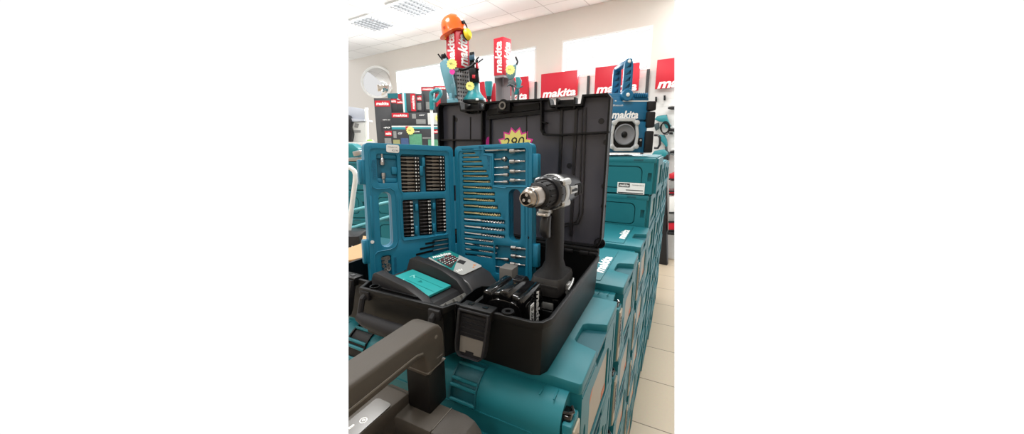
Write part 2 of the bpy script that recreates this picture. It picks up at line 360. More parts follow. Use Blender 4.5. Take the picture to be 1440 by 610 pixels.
for Y, s, X, nm in TALL:
    for k in range(8):
        o = tc if first else dup(tc); first = False
        o.location = (X - (.004 * (k % 2)) + (0 if k == 0 else -.018 if Y < 2 else 0), Y, FL + .204 * s * (7 - k)); o.scale = (1, 1, s)
        o['label'] = 'teal storage case, %s in %s' % (nth(k, 8), nm)
# price label on the tall front case
XZ_ = frame((-.252, 1.985, .75), (1, 0, 0), (0, 0, 1))
t = thing('case_label', 'white printed label on the front of the top tall case', 'label', (-.252, 1.985, .75))
m = MB(); m.box((0, 0, 0), (.145, .062, .003), M=XZ_); obj('paper', m, WHITE, t)
m = MB(); m.box((-.036, .016, .002), (.06, .022, .001), M=XZ_); m.box((0, -.026, .002), (.135, .005, .001), M=XZ_); m.box((.02, -.01, .002), (.09, .004, .0006), M=XZ_); obj('print_block', m, INK, t)
m = MB(); m.text('makita', .05, XZ_ @ T(-.036, .016, .0026), **LOGO); obj('brand_lettering', m, WHITE, t)
m = MB(); m.text('TW400W0KUJ', .062, XZ_ @ T(.036, .017, .0016), bold=.0); obj('code_lettering', m, mat('ink_grey', '#6a6a6c', .6), t)

# ================================================================== BLUE JOBSITE RADIO
rp = at_Y(875, 217, 2.05)
t = thing('jobsite_radio', 'blue jobsite radio with carry handle standing on the tall teal stack', 'radio', (rp.x, rp.y, .937), 27)
XZf = lambda y: frame((0, y, 0), (1, 0, 0), (0, 0, 1))
m = MB(); m.box((0, .17, .165), (.262, .33, .29), .012); m.box((0, .0, .09), (.25, .03, .17), .006); m.box((0, .004, .235), (.256, .03, .10), .006)
m.prism([(-.125, .295), (.125, .295), (.118, .318), (.10, .328), (-.10, .328), (-.118, .318)], -.31, -.01, XZf(0), .005)
body = obj('body', m, RADB, t, False)
oc = [(-.075, .03), (-.05, .01), (.05, .01), (.072, .03), (.078, .1), (.068, .168), (.045, .188), (-.045, .188), (-.068, .168), (-.08, .1)]; oc = [(x - .005, z + .005) for x, z in oc]
inn_ = [(-.005 + (a + .005) * .8, .105 + (b_ - .105) * .8) for a, b_ in oc]
m = MB(); m.prism(oc, 0, .024, XZf(-.015), .003, holes=[inn_])
for k in (0, 3, 5, 8): m.lathe([(.014, 0), (.014, .028), (.008, .031), (0, .031)], XZf(-.015) @ T(-.005 + (oc[k][0] + .005) * .92, .105 + (oc[k][1] - .105) * .92, 0), 12)
g = obj('speaker_frame', m, GRIL, t, False, label='silver speaker frame')
m = MB(); m.prism(inn_, 0, .012, XZf(-.015)); obj('speaker_baffle', m, BLK, g, False)
m = MB(); m.lathe([(0, .012), (.056, .012), (.058, .02), (.052, .023), (.046, .018), (.02, .013), (.0, .013)], XZf(-.015) @ T(-.005, .105, 0), 28); obj('speaker_cone', m, SPK, g, False)
m = MB(); m.sph((-.005, -.03, .105), (.034, .02, .034)); obj('dust_cap', m, BLK, g, False)
m = MB(); m.text('makita', .148, XZf(-.012) @ T(-.003, .212, 0), **LOGO, h=.042); obj('lettering', m, WHITE, t, False)
m = MB(); m.text('Bluetooth', .055, XZf(-.0115) @ T(-.045, .262, 0), bold=0, shear=.1); m.box((.05, -.011, .284), (.14, .004, .005)); m.box((-.06, -.011, .285), (.008, .004, .005)); obj('trim_print', m, WPAINT, t, False)
m = MB(); m.box((.088, -.018, .062), (.026, .012, .048), .003); sc_ = obj('socket_cover', m, BLK, t, False)
m = MB(); m.sph((.09, -.025, .074), (.012, .008, .012)); obj('socket_dot', m, SILV, sc_, False)
for zc, hh in ((.258, .05), (.185, .085), (.065, .12)):
    for yb, wb in ((.02, .048), (.30, .03)): m = MB(); m.box((.137, yb, zc), (wb, .10, hh), .008); obj('corner_bumper', m, RUB, t, False)
m = MB()
for k in range(7): m.prism([(.045 + .011 * k, .327), (.050 + .011 * k, .327), (.052 + .011 * k, .305), (.047 + .011 * k, .305)], -.02, .012, XZf(.0), .001)
obj('top_grille', m, RADB, t, False)
m = MB(); x = .0
for y in (.0, .20):
    tri = [[(x - .014, .35 + .034 * k), (x + .012, .354 + .034 * k), (x + .012, .376 + .034 * k)] for k in range(4)]
    m.prism([(x - .026, .31), (x + .026, .31), (x + .024, .47), (x + .016, .502), (x - .012, .502), (x - .022, .48)], -.008, .014, XZf(y), .003, holes=tri)
    m.prism([(x - .02, .345), (x + .018, .345), (x + .016, .485), (x - .016, .485)], -.008, .002, XZf(y))
    m.lathe([(.032, -.01), (.032, .022), (.028, .027), (0, .027)], XZf(y) @ T(x, .315, 0), 22)
m.box((x, .10, .488), (.034, .20, .024), .007)
h = obj('carry_handle', m, RADB, t, False)
for z_, r_ in ((.315, .010), (.487, .009)): m = MB(); m.lathe([(r_, .012), (r_, .03), (r_ * .7, .032), (0, .032)], XZf(0) @ T(x, z_, 0 if z_ < .4 else -.014), 12); obj('pivot_bolt', m, WPAINT, h, False)

# ================================================================== BLACK TOOL CASE WITH OPEN LID
XL, XR, YF, YB, ZB, ZR = -.838, -.205, .555, 1.03, .54, .66
tcase = thing('tool_case', 'large open black plastic tool case on the nearest teal stack', 'tool case', ((XL + XR) / 2, .78, ZB))
out = [(XR - .0, YF + .03), (XR - .01, YF + .008), (XR - .03, YF), (-.405, YF - .001), (-.412, YF + .002), (-.425, YF - .03), (-.665, YF - .035), (-.678, YF + .0), (-.685, YF - .001), (XL + .03, YF), (XL + .008, YF + .01), (XL, YF + .03)]
out += [(XL, YB - .03), (XL + .01, YB - .01), (XL + .03, YB), (XR - .03, YB), (XR - .01, YB - .01), (XR, YB - .03)]
cxm, cym = (XL + XR) / 2, (YF + YB) / 2
def inset(P, d):
    n = len(P); o = []
    for i in range(n):
        a, b, c = Vector(P[i - 1]), Vector(P[i]), Vector(P[(i + 1) % n])
        e1 = (b - a).normalized(); e2 = (c - b).normalized(); n1 = Vector((e1.y, -e1.x)); n2 = Vector((e2.y, -e2.x))
        h = (n1 + n2); h = h / max(.35, h.dot(n1)); q = b + h * d; o.append((q.x, q.y))
    return o
sgn = 1 if abs(inset(out, .005)[0][0] - cxm) < abs(out[0][0] - cxm) else -1
inn = inset(out, sgn * .006); low = inset(out, sgn * .006); flan = inset(out, -sgn * .003)
m = MB(); m.loft([[(x, y, ZB) for x, y in low], [(x, y, ZR) for x, y in out], [(x, y, ZR) for x, y in inn], [(x, y, ZB + .006) for x, y in inset(low, sgn * .006)]])
m.prism(low, ZB, ZB + .006); base = obj('base', m, BLK, tcase)
m = MB(); m.prism(flan, ZR - .014, ZR + .0015, None, .0016, holes=[inn]); obj('rim', m, BLK, base)
m = MB()
for (x0, y0, x1, y1, h) in ((-.405, .60, -.395, .80, .10), (-.82, .72, -.40, .727, .085), (-.40, .80, -.22, .806, .085), (-.30, .57, -.295, .70, .07), (-.395, .70, -.22, .706, .07)): m.box(((x0 + x1) / 2, (y0 + y1) / 2, ZB + h / 2), (abs(x1 - x0), abs(y1 - y0), h), .002)
Q = [at_z(x, y, .655) for x, y in ((640, 431), (655, 416), (668, 406), (678, 402), (690, 402), (704, 405))]
for a, b in zip(Q, Q[1:]): v = b - a; m.box((v.length / 2, 0, -.05), (v.length + .002, .0035, .10), M=T(*a) @ RZ(math.degrees(math.atan2(v.y, v.x))))
obj('divider', m, BLK, base)
# front latches, hanging open
def latch(xc, tilt, nm='front_latch'):
    f = T(xc, YF + .0, ZR - .002) @ RX(tilt)
    m = MB(); m.box((0, .0, .0), (.078, .03, .022), .003, M=T(xc, YF, ZR - .004)); 
    la = obj(nm, m, BLK, tcase)
    m = MB(); o1 = [(-.037, 0), (.037, 0), (.036, -.07), (.033, -.088), (.024, -.096), (-.024, -.096), (-.033, -.088), (-.036, -.07)]
    i1 = [(x * .86, -.004 + y * .95) for x, y in o1]
    XZl = f @ frame((0, -.014, 0), (1, 0, 0), (0, 0, 1)); m.prism(o1, -.008, .008, XZl, .001, holes=[i1]); m.prism(i1, -.006, -.001, XZl)
    for k in range(4): m.prism([(-.028, -.018 - .010 * k), (.028, -.018 - .010 * k), (.028, -.0165 - .010 * k), (-.028, -.0165 - .010 * k)], -.001, .003, XZl)
    obj('latch_flap', m, RUB, la)
    m = MB(); m.prism([(-.028, -.056), (.028, -.056), (.026, -.088), (.008, -.088), (.008, -.083), (-.012, -.083), (-.012, -.088), (-.026, -.088)], -.001, .001, XZl); obj('grip_plate', m, MGREY, la)
    for s in (-.018, .018): m = MB(); m.box((xc + s, YF, ZR + .0075), (.011, .009, .002)); obj('slot', m, GLOSS, la)
latch(-.355, -14); latch(-.75, -14)
# folding carry handle on the bowed front
hy = YF - .058
m = MB(); m.tube([(-.648, hy, .60), (-.62, hy - .003, .597), (-.545, hy - .006, .596), (-.47, hy - .003, .597), (-.442, hy, .60)], .014, 14, rad=[.012, .016, .017, .016, .012])
for x in (-.648, -.442): m.tube([(x, YF - .03, .65), (x, hy + .012, .64), (x, hy, .60)], .007, 8); m.box((x, YF - .034, .645), (.03, .014, .022), .003)
obj('carry_handle', m, RUB, tcase)
m = MB(); m.lathe([(.009, .0), (.012, .0), (.012, .004), (.009, .004), (.009, 0)], T(-.635, YF - .018, ZR), 16); obj('rim_boss', m, BLK, tcase); m = MB(); m.box((-.56, YF - .017, ZR + .001), (.11, .004, .004)); obj('rim_groove', m, BLK, tcase); m = MB()
m.lathe([(.006, 0), (.013, 0), (.013, .005), (.006, .005), (.006, 0)], T(-.292, YF + .012, ZR), 16); obj('rim_boss', m, BLK, tcase)
# lid, hinged at the back edge and leaning slightly back
LX, LW, LH = cxm - .0, .628, .468
LF = frame((LX, 1.04, .672), (1, 0, 0), (0, .035, 1))              # x across, y up the lid, z towards the room
def lp(x, y, z=-.025): q = LF.inverted() @ at_pl(x, y, LF @ Vector((0, 0, z)), (LF.to_3x3() @ Vector((0, 0, 1)))); return (q.x, q.y)
hw = LW / 2; n1, n2, n3, n4 = lp(648.5, 150, .0)[0], lp(679, 146, .0)[0], lp(775, 137, .0)[0], lp(817, 130, .0)[0]
lout = [(-hw, .03), (-hw + .01, .008), (-hw + .03, 0), (hw - .03, 0), (hw - .01, .008), (hw, .03), (hw, LH - .012), (hw - .01, LH), (n4 + .004, LH), (n4, LH - .026), (n3, LH - .026), (n3 - .006, LH - .004), (n2 + .006, LH - .004), (n2, LH - .026), (n1, LH - .026), (n1 - .006, LH), (-hw + .01, LH), (-hw, LH - .012)]
s2 = 1 if abs(inset(lout, .004)[0][0]) < abs(lout[0][0]) else -1
lin_ = inset(lout, s2 * .006)
m = MB(); m.prism(lout, -.034, 0, LF, holes=[lin_]); m.prism(lout, -.038, -.029, LF)
lid = obj('lid', m, BLK, tcase)
m = MB(); m.prism(lin_, -.030, -.0285, LF); obj('lid_back', m, LIDM, lid, label='smooth black inner face with grey sheen painted in')
def lrib(pts, w, z0=-.057, z1=-.03, mb=None, thick=None):
    z0, z1 = z0 * .52, z1 * .52
    for (a, b), (c, d) in zip(pts, pts[1:]):
        v = Vector((c - a, d - b)); L = v.length; an = math.degrees(math.atan2(v.y, v.x))
        mb.box((L / 2, 0, (z0 + z1) / 2), (L + w, w, z1 - z0), M=LF @ T(a, b, 0) @ RZ(an))
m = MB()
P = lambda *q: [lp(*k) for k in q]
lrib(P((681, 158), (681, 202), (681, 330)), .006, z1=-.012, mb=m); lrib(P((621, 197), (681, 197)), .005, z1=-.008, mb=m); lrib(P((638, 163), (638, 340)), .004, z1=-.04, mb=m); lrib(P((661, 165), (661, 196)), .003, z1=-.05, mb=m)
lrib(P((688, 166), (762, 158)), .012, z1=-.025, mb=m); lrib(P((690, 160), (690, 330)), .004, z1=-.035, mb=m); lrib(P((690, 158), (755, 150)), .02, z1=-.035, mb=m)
obj('divider_ribs', m, BLK, lid)  # lid ribs black beside the lightened face, shade put into their colour
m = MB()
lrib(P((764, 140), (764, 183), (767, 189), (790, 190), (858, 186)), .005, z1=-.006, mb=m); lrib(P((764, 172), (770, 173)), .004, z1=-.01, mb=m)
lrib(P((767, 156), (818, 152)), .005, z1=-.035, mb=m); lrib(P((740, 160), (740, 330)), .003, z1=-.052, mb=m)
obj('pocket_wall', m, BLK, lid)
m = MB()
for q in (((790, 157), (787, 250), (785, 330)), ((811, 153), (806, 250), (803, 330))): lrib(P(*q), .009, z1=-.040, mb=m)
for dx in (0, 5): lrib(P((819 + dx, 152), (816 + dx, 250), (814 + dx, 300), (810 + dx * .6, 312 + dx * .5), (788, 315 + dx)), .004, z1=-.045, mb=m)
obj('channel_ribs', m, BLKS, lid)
for q in ((852, 200), (849, 262), (848, 290), (800, 233), (640, 168), (846, 340), (845, 170)): m = MB(); m.lathe([(.009, 0), (.008, .002), (0, .002)], LF @ T(*lp(*q), -.029), 16); obj('moulding_mark', m, BLKS, lid)
m = MB(); m.lathe([(.018, 0), (.018, .003), (.015, .003), (.015, 0)], LF @ T(*lp(843, 342), -.029), 20); obj('moulding_ring', m, BLKS, lid)
m = MB(); xh = lp(707, 146, 0)[0]; m.lathe([(.0, -.004), (.008, -.004), (.008, .003), (.014, .003), (.014, -.004), (.02, -.004), (.02, -.012), (0, -.012)][2:7], LF @ T(xh, LH - .018, 0), 20); m.box((0, 0, -.018), (.05, .035, .03), .004, M=LF @ T(xh, LH - .022, 0)); obj('lid_boss', m, BLK, lid); m = MB(); m.lathe([(.008, .001), (.008, .004), (.013, .004), (.013, .001)], LF @ T(xh, LH - .02, .0), 20); obj('boss_ring', m, MGREY, lid)
for a, b in ((n1, n2), (n3, n4)):
    m = MB(); c = (a + b) / 2; w = abs(b - a)
    for s in (-1, 1): m.box((c + s * w * .3, LH - .022, -.014), (.006, .032, .028), .001, M=LF)
    m.box((c, LH - .024, -.026), (w * .62, .03, .006), M=LF); obj('latch_keeper', m, BLK, lid)
for x in (-.64, -.60, -.36, -.32, -.27, -.24): m = MB(); m.lathe([(.007, 0), (.007, .028), (.0, .028)][:3], T(x, YB + .006, ZR + .006) @ RY(90), 14); m.box((x + .014, YB + .002, ZR - .002), (.028, .022, .012), .002); obj('hinge', m, RUB, tcase)

m = MB(); m.box(((XL + XR) / 2, YB + .012, ZR + .003), (XR - XL - .02, .03, .022), .004); obj('hinge_strip', m, BLK, tcase)
# price star and tag stuck inside the lid
ps = lp(724.5, 209, -.028); PS = LF @ T(ps[0], ps[1], -.0285)
def star(n, r0, r1, sy=1): return [((r0 if k % 2 else r1) * math.cos(math.pi * k / n), sy * (r0 if k % 2 else r1) * math.sin(math.pi * k / n)) for k in range(2 * n)]
t = thing('price_star', 'yellow star shaped price card with pink edge inside the open black lid', 'price tag', PS.translation)
m = MB(); m.prism(star(14, .058, .074), 0, .001, PS); obj('pink_border', m, PINK, t)
m = MB(); m.prism(star(14, .051, .066), .001, .0016, PS); obj('yellow_face', m, YEL, t)
m = MB(); m.text('290-', .098, PS @ T(.002, .022, .0016) @ RZ(4), bold=.0, shear=.2, h=.034); obj('price_lettering', m, INK, t)
pt = lp(687, 201, -.028); m = MB(); m.prism(circ(0, 0, .011, 18, .022), 0, .001, LF @ T(pt[0], pt[1], -.0285)); obj('price_tag', m, PINK, None, True, 'small pink oval sticker inside the open black lid, left of the star', 'sticker')

# ================================================================== BIT SET, STANDING OPEN LIKE A BOOK
LEAN = math.radians(5.7); bis = Vector((.505, -.863, 0)); RM = Matrix.Rotation(LEAN, 3, Vector((bis.y, -bis.x, 0)).normalized())
pu = RM @ Vector((0, 0, 1)); uL = RM @ Vector((.49, .8717, 0)); uR = RM @ Vector((1, 0, 0))
TS = at_Y(637, 206, .9); PW, PH = .264, .432; SB = TS - pu * PH
FL_ = frame(SB - uL * PW, uL, pu); FR_ = frame(SB + uR * .006, uR, pu)
def pp(Fm, x, y, z=0): q = Fm.inverted() @ at_pl(x, y, Fm @ Vector((0, 0, z)), Fm.to_3x3() @ Vector((0, 0, 1))); return Vector((q.x, q.y))
LP = lambda x, y, z=0: pp(FL_, x, y, z)
RP = lambda x, y, z=0: pp(FR_, x, y, z)
bs = thing('bit_set_case', 'blue bit set case standing open like a book inside the black case', 'bit set', SB)
def rect_of(f, x0, y0, x1, y1): a = f(x0, y0); c = f(x1, y1); return [min(a.x, c.x), min(a.y, c.y), max(a.x, c.x), max(a.y, c.y)]
def panel(Fm, name, pockets, thru, side):
    outl = rrect(0, 0, PW, PH, .014)
    m = MB(); hs = [p if isinstance(p[0], tuple) else rrect(*p, .006 if p[3] - p[1] > .02 else min(.0018, (p[3] - p[1]) * .3), 3) for p in pockets] + [rrect(*thru, .016)]
    m.prism(outl, -.014, 0, Fm, .002, holes=hs)
    m.prism(outl, -.034, -.0138, Fm, .003, holes=[rrect(*thru, .016)])
    p = obj(name, m, BLUE, bs)
    # raised border ribs moulded on the face
    m = MB(); a = .012
    fr = rrect(a, a, PW - a, PH - a, .012); fi = rrect(a + .003, a + .003, PW - a - .003, PH - a - .003, .010); m.prism(fr, -.001, .0022, Fm, holes=[fi])
    t0 = [thru[0] - .012, thru[1] - .014, thru[2] + .012, thru[3] + .012]
    obj('face_ribs', m, BLUE, p)
    return p
# pockets (from image pixel positions on the two faces)
la_top = rect_of(LP, 563, 219, 592, 270); lb_top = rect_of(LP, 599, 218, 627, 268)
ll = [rect_of(LP, 566, 282, 583, 333), rect_of(LP, 590, 281, 608, 329.5), rect_of(LP, 614.5, 279, 628, 325.5)]
hold = rect_of(LP, 529, 216, 560, 257); thruL = rect_of(LP, 532, 270, 553.5, 346); tray = rect_of(LP, 536, 360, 552, 395)
pins = rect_of(LP, 608, 337, 632, 358)
bigL = [la_top[0], min(la_top[1], lb_top[1]), lb_top[2], max(la_top[3], lb_top[3])]
lowL = [ll[0][0], max(q[1] for q in ll) - .01, ll[2][2], max(q[3] for q in ll)]
lowL = [ll[0][0], ll[0][1], ll[2][2], ll[2][3]]
pl_ = panel(FL_, 'left_panel', [bigL, lowL, hold, tray, pins], thruL, 'left')
rA = rect_of(RP, 650, 207, 703, 366); 
dr = []
raw = [((640, 195), q) for q in [(100, 147, 235, 145), (100, 193, 255, 190), (100, 245, 305, 243), (100, 303, 340, 300), (100, 365, 360, 368), (100, 430, 405, 430), (105, 490, 430, 497), (105, 557, 455, 570)]] + [((640, 255), q) for q in [(105, 70, 480, 90), (110, 150, 515, 172), (110, 230, 515, 258), (115, 315, 555, 352), (118, 407, 595, 452), (120, 495, 650, 550)]] + [((640, 310), q) for q in [(125, 70, 650, 135), (125, 155, 645, 228), (125, 232, 555, 290), (130, 300, 565, 365), (135, 372, 545, 432), (140, 437, 480, 495)]]
for (ox, oy), (a, b, c, d) in raw: dr.append((RP(ox + a / 9.39, oy + b / 9.39), RP(ox + c / 9.39, oy + d / 9.39)))
pk = []
for i, (a, b) in enumerate(dr):
    r = .0022 + .0045 * min(1, i / 13) if i < 14 else .0062 - .0006 * (i - 14)
    y = (a.y + b.y) / 2; pk.append([a.x - .002, y - r, b.x + .003, y + r])
g1 = rect_of(RP, 681, 208, 739, 262); thruR = rect_of(RP, 715, 266, 732.5, 340); g2 = rect_of(RP, 696, 344, 739, 390)
g2[1] = max(g2[1], .012)
gA = [tuple(RP(*q)) for q in ((681, 208), (681, 215), (693.5, 215.5), (693.5, 260), (739, 260), (739, 207))]
for q in pk[16:]: q[2] = min(q[2], g2[0] - .006)
pr_ = panel(FR_, 'right_panel', pk + [gA, g2], thruR, 'right')
# finger slots behind the drill rows, black holders under the bits
m = MB()
for x0, x1 in ((.028, .034), (.052, .058)): m.box(((x0 + x1) / 2, .26, -.0125), (x1 - x0, .26, .002), M=FR_)
obj('finger_groove', m, BLUED, pr_)
HOLD = MB(); LET = MB()
for q in (la_top, lb_top, *ll):
    HOLD.box(((q[0] + q[2]) / 2, (q[1] + q[3]) / 2, -.0118), (q[2] - q[0], q[3] - q[1], .004), .001, M=FL_)
    w = q[2] - q[0]; HOLD.box((q[2] - w * .15, (q[1] + q[3]) / 2, -.006), (w * .3, q[3] - q[1] - .002, .009), .001, M=FL_)
    for k in range(10):
        y = q[3] - (k + .5) * (q[3] - q[1]) / 10
        LET.prism(circ(q[2] - w * .22, y, .0023, 10), -.0015, -.001, FL_, holes=[] if k % 3 else [circ(q[2] - w * .22, y, .0011, 8)])
        LET.text(('2', '3', '4', '5', '6', '8', '1', '10', '15', '20')[k], .003, FL_ @ T(q[2] - w * .08, y, -.0015), bold=.02, h=.0036)
obj('bit_holder', HOLD, BLK, pl_, label='black rubber bit holders'); obj('holder_print', LET, WHITE, pl_)
# bridges and latches of the left panel
m = MB()
for (xx, yy, ww, hh) in ((593, 240, .012, .03), (596, 228, .01, .028), (586.5, 292, .010, .022), (586.5, 324, .010, .026), (611, 290, .010, .022), (611, 320, .010, .026)):
    q = LP(xx, yy); m = MB(); m.box((q.x, q.y, -.007), (ww, hh, .013), .003, M=FL_); obj('bridge', m, BLUE, pl_)
m = MB()
for q in (hold,):
    m.box(((q[0] + q[2]) / 2, q[1] + .007, -.009), (q[2] - q[0], .014, .008), .003, M=FL_); m.box(((q[0] + q[2]) / 2, q[3] - .006, -.009), (q[2] - q[0], .014, .008), .003, M=FL_); m.box((q[2] - .008, (q[1] + q[3]) / 2 - .006, -.008), (.016, .022, .01), .003, M=FL_)
    m.box((q[0] + .017, q[1] + .007, -.004), (.008, .014, .004), .001, M=FL_)
obj('holder_bridge', m, BLUE, pl_); m = MB()
q = LP(522.5, 305); m.box((q.x, q.y, .001), (.007, .12, .004), .0015, M=FL_)
obj('thumb_rib', m, BLUE, pl_)
for Fm, sx, f, ys in ((FL_, -.006, LP, ((510, 242), (512, 355))), (FR_, PW + .008, RP, ((752, 233), (750, 360)))):
    for q in ys:
        y = f(*q).y; m = MB(); m.box((sx, y, -.014), (.02, .068, .022), .003, M=Fm); m.box((sx + (.006 if sx > 0 else -.006), y, -.006), (.008, .06, .012), .002, M=Fm); obj('closing_tab', m, BLUE, bs)
for k in range(3):
    m = MB(); m.tube([SB + pu * (.03 + .14 * k) - Vector((0, -.006, 0)), SB + pu * (.03 + .14 * k + .09) - Vector((0, -.006, 0))], .008, 10); obj('spine_hinge', m, BLUE, bs)
m = MB(); q = RP(742.5, 334); m.prism(circ(q.x, q.y, .0042, 14), -.001, .0012, FR_); obj('closing_hole', m, BLK, pr_)
m = MB(); q = LP(523.5, 340); m.prism(circ(q.x, q.y, .0048, 16), -.0005, .003, FL_); obj('closing_stud', m, MATS['white_paint'], pl_, label='pale round stud')
for Fm, f, txt, q, w in ((FL_, LP, 'makita', (525, 238), .055), (FL_, LP, 'TORSION', (556, 372), .045), (FR_, RP, '1/4 HSS', (675, 212), .03), (FR_, RP, '1/4 HSS', (687, 228), .04)):
    v = f(*q); m = MB(); m.text(txt, w, Fm @ T(v.x, v.y, .0) @ RZ(90), ext=.0012, bold=.01); obj('embossed_lettering', m, BLUED, bs)
def ridge(px, f, Fm, par, nm='moulded_ridge'):
    m = MB(); m.tube([Fm @ Vector((*f(*q), .0008)) for q in px], .0016, 6); obj(nm, m, BLUE, par)
ridge([(521, 205), (519.5, 214), (521.5, 254), (524, 263), (530, 266), (548, 264.5), (554.5, 268), (557, 276), (559.5, 340), (556, 347), (549, 350.5), (531, 354), (527, 359), (528, 392)], LP, FL_, pl_)
ridge([(562, 214), (560, 220), (560, 258), (562, 266), (566, 272), (566, 276), (563, 281), (565, 334), (568, 338), (600, 334), (630, 329)], LP, FL_, pl_)
ridge([(679, 205), (679.5, 217), (691, 219), (692, 262), (711, 264.5), (713, 262.5), (741, 263)], RP, FR_, pr_)
ridge([(737.5, 268), (738, 330)], RP, FR_, pr_)
ST = LP(552, 209); SF = FL_ @ T(ST.x, ST.y, .0023) @ RZ(-2)
t = thing('price_sticker', 'small white price sticker on the left panel of the blue bit set', 'sticker', SF.translation)
m = MB(); m.prism(rrect(-.018, -.011, .018, .011, .005), 0, .0006, SF); obj('paper', m, WHITE, t)
m = MB(); m.text('42.90', .018, SF @ T(.006, -.005, .0006), bold=.0); m.text('MAKITA', .026, SF @ T(0, .004, .0006), bold=0, h=.003); obj('print', m, mat('ink_soft', '#8a8a92', .6), t)

# drill bits in the right panel
def twist_bit(L, r, tip, m_, steel):
    M = MB(); sh = L * .42
    M.tube([(0, 0, 0), (sh, 0, 0)], r * .8, 10)
    n = 40; secs = []
    for k in range(n + 1):
        z = sh + (L - sh) * k / n; a = 2 * math.pi * k / n * (3.2 if L < .06 else 4.2); rr = r * (1 if k < n - 2 else (n - k) / 3 + .12)
        ring = []
        for j in range(12):
            th = 2 * math.pi * j / 12; rad = rr * (1 - .48 * abs(math.sin(th)) ** 3)
            ring.append((z, rad * math.cos(th + a), rad * math.sin(th + a)))
        secs.append(ring)
    M.loft(secs); return M
for i, (a, b) in enumerate(dr):
    L = (b - a).length; r = .0016 + .0030 * min(1, i / 13) if i < 14 else .0048 - .0004 * (i - 14)
    gold = i < 13
    o = obj('drill_bit', twist_bit(L, r * 1.2, 0, None, None), GOLD if gold else CHROME, None, False, '%s drill bit, %s in the row on the right panel' % (('thin pale gold' if i < 5 else 'gold') if gold else 'bright silver', nth(i, 20)), 'drill bit', 'drill bits on the right panel')
    o.matrix_world = FR_ @ T(a.x, a.y, -.005) @ RZ(math.degrees(math.atan2(b.y - a.y, b.x - a.x)))
    o.matrix_local = o.matrix_world
# nut drivers and sockets
def nutdriver(L=.05, R0=.0075):
    M = MB(); ax = Matrix(((0, 0, 1, 0), (0, 1, 0, 0), (-1, 0, 0, 0), (0, 0, 0, 1)))
    M.lathe([(.0, .004), (R0 * .72, .004), (R0 * .78, 0), (R0, .001), (R0, .016), (R0 * .75, .018), (R0 * .62, .0185), (R0 * .6, .03), (R0 * .4, .033), (.003, .036), (.0026, .044), (.0034, .045), (.0034, L), (0, L)], ax, 18); return M
nd0 = None
def place(o, Fm, p, ang, z=-.003): o.matrix_local = Fm @ T(p.x, p.y, z) @ RZ(ang)
spots = [(z6, 0, lab) for z6, lab in [(( 716.5, 212.5), 'upper'), ((716.5, 227.5), 'u'), ((717, 241), 'u'), ((717, 253.5), 'u')]]
rights = [(716.5, 212.5), (716.5, 227.2), (717, 241), (717, 253.6), (718.5, 348.3), (718.5, 359.8), (717.3, 371)]
lefts = [(714.3, 235.3), (714, 245.6), (713.7, 255.8), (714.5, 365.3), (713, 377)]
k = 0
for i, q in enumerate(rights):
    lb = 'steel nut driver pointing right, %s' % (('topmost of the upper four', 'second of the upper four', 'third of the upper four', 'lowest of the upper four', 'topmost of the lower ones', 'second of the lower ones', 'third of the lower ones')[i])
    if nd0 is None: nd0 = obj('nut_driver', nutdriver(), STEEL, None, False, lb, 'nut driver', 'nut drivers on the right panel'); o = nd0
    else: o = dup(nd0, lb)
    s = 1 - .04 * (i % 4); o.matrix_local = FR_ @ T(*RP(*q), -.003) @ RZ(0) @ Matrix.Diagonal((.98, s, s, 1))
for i, q in enumerate(lefts):
    o = dup(nd0, 'steel nut driver pointing left, %s' % ('topmost of the upper three', 'middle of the upper three', 'lowest of the upper three', 'upper of the lower two', 'lower of the lower two')[i])
    o.matrix_local = FR_ @ T(*RP(*q), -.004) @ RZ(180) @ Matrix.Diagonal((.92, .72, .72, 1))
m = MB(); AX = Matrix(((0, 0, 1, 0), (0, 1, 0, 0), (-1, 0, 0, 0), (0, 0, 0, 1)))
m.lathe([(0, 0), (.0042, .001), (.0045, .003), (.0045, .042), (.003, .044), (.003, .062), (.0045, .063), (.0045, .076), (0, .076)], AX, 14)
o = obj('extension_bar', m, STEEL, None, False, 'bright steel extension bar at the top of the right panel', 'extension bar'); o.matrix_local = FR_ @ T(*RP(682, 211.5), -.003)
m = MB(); m.lathe([(0, 0), (.003, .0), (.003, .022), (.005, .024), (.0085, .034), (.0085, .036), (.0, .045)], AX, 10); o = obj('countersink', m, STEELB, None, False, 'steel countersink just under the extension bar', 'countersink'); o.matrix_local = FR_ @ T(*RP(695.5, 224), -.003)
# screwdriver bits in the left panel
def sbit(L):
    M = MB(); M.tube([(L, 0, 0), (L * .45, 0, 0), (L * .42, 0, 0), (L * .40, 0, 0), (L * .12, 0, 0), (0, 0, 0)], 1, 6, rad=[.0032, .0032, .0028, .002, .0018, .0008]); return M
sb_long = sb_short = None
for bi, (q, nm) in enumerate(zip((la_top, lb_top, *ll), ('upper left block', 'upper right block', 'lower left block', 'lower middle block', 'lower right block'))):
    for kx in range(10):
        y = q[3] - (kx + .5) * (q[3] - q[1]) / 10; w = q[2] - q[0]
        lb = 'small screwdriver bit, %s in the %s of the left panel' % (nth(kx, 10), nm)
        if bi < 2:
            if sb_long is None: sb_long = o = obj('screwdriver_bit', sbit(.05), mat('bit_brown', '#8f8a84', .3, 1), None, False, lb, 'screwdriver bit')
            else: o = dup(sb_long, lb)
            sx = w * .74 / .05
        else:
            if sb_short is None: sb_short = o = obj('screwdriver_bit', sbit(.025), mat('bit_dark', '#6b6b70', .3, 1), None, False, lb, 'screwdriver bit')
            else: o = dup(sb_short, lb)
            sx = w * .66 / .025
        o['group'] = 'screwdriver bits, ' + nm; o['label'] = lb
        sy = min(1.25, (q[3] - q[1]) / 10 / .0064 * .85) if bi < 2 else .8
        o.matrix_local = FL_ @ T(q[0] + .001, y, -.006) @ Matrix.Diagonal((sx, sy, 1, 1))
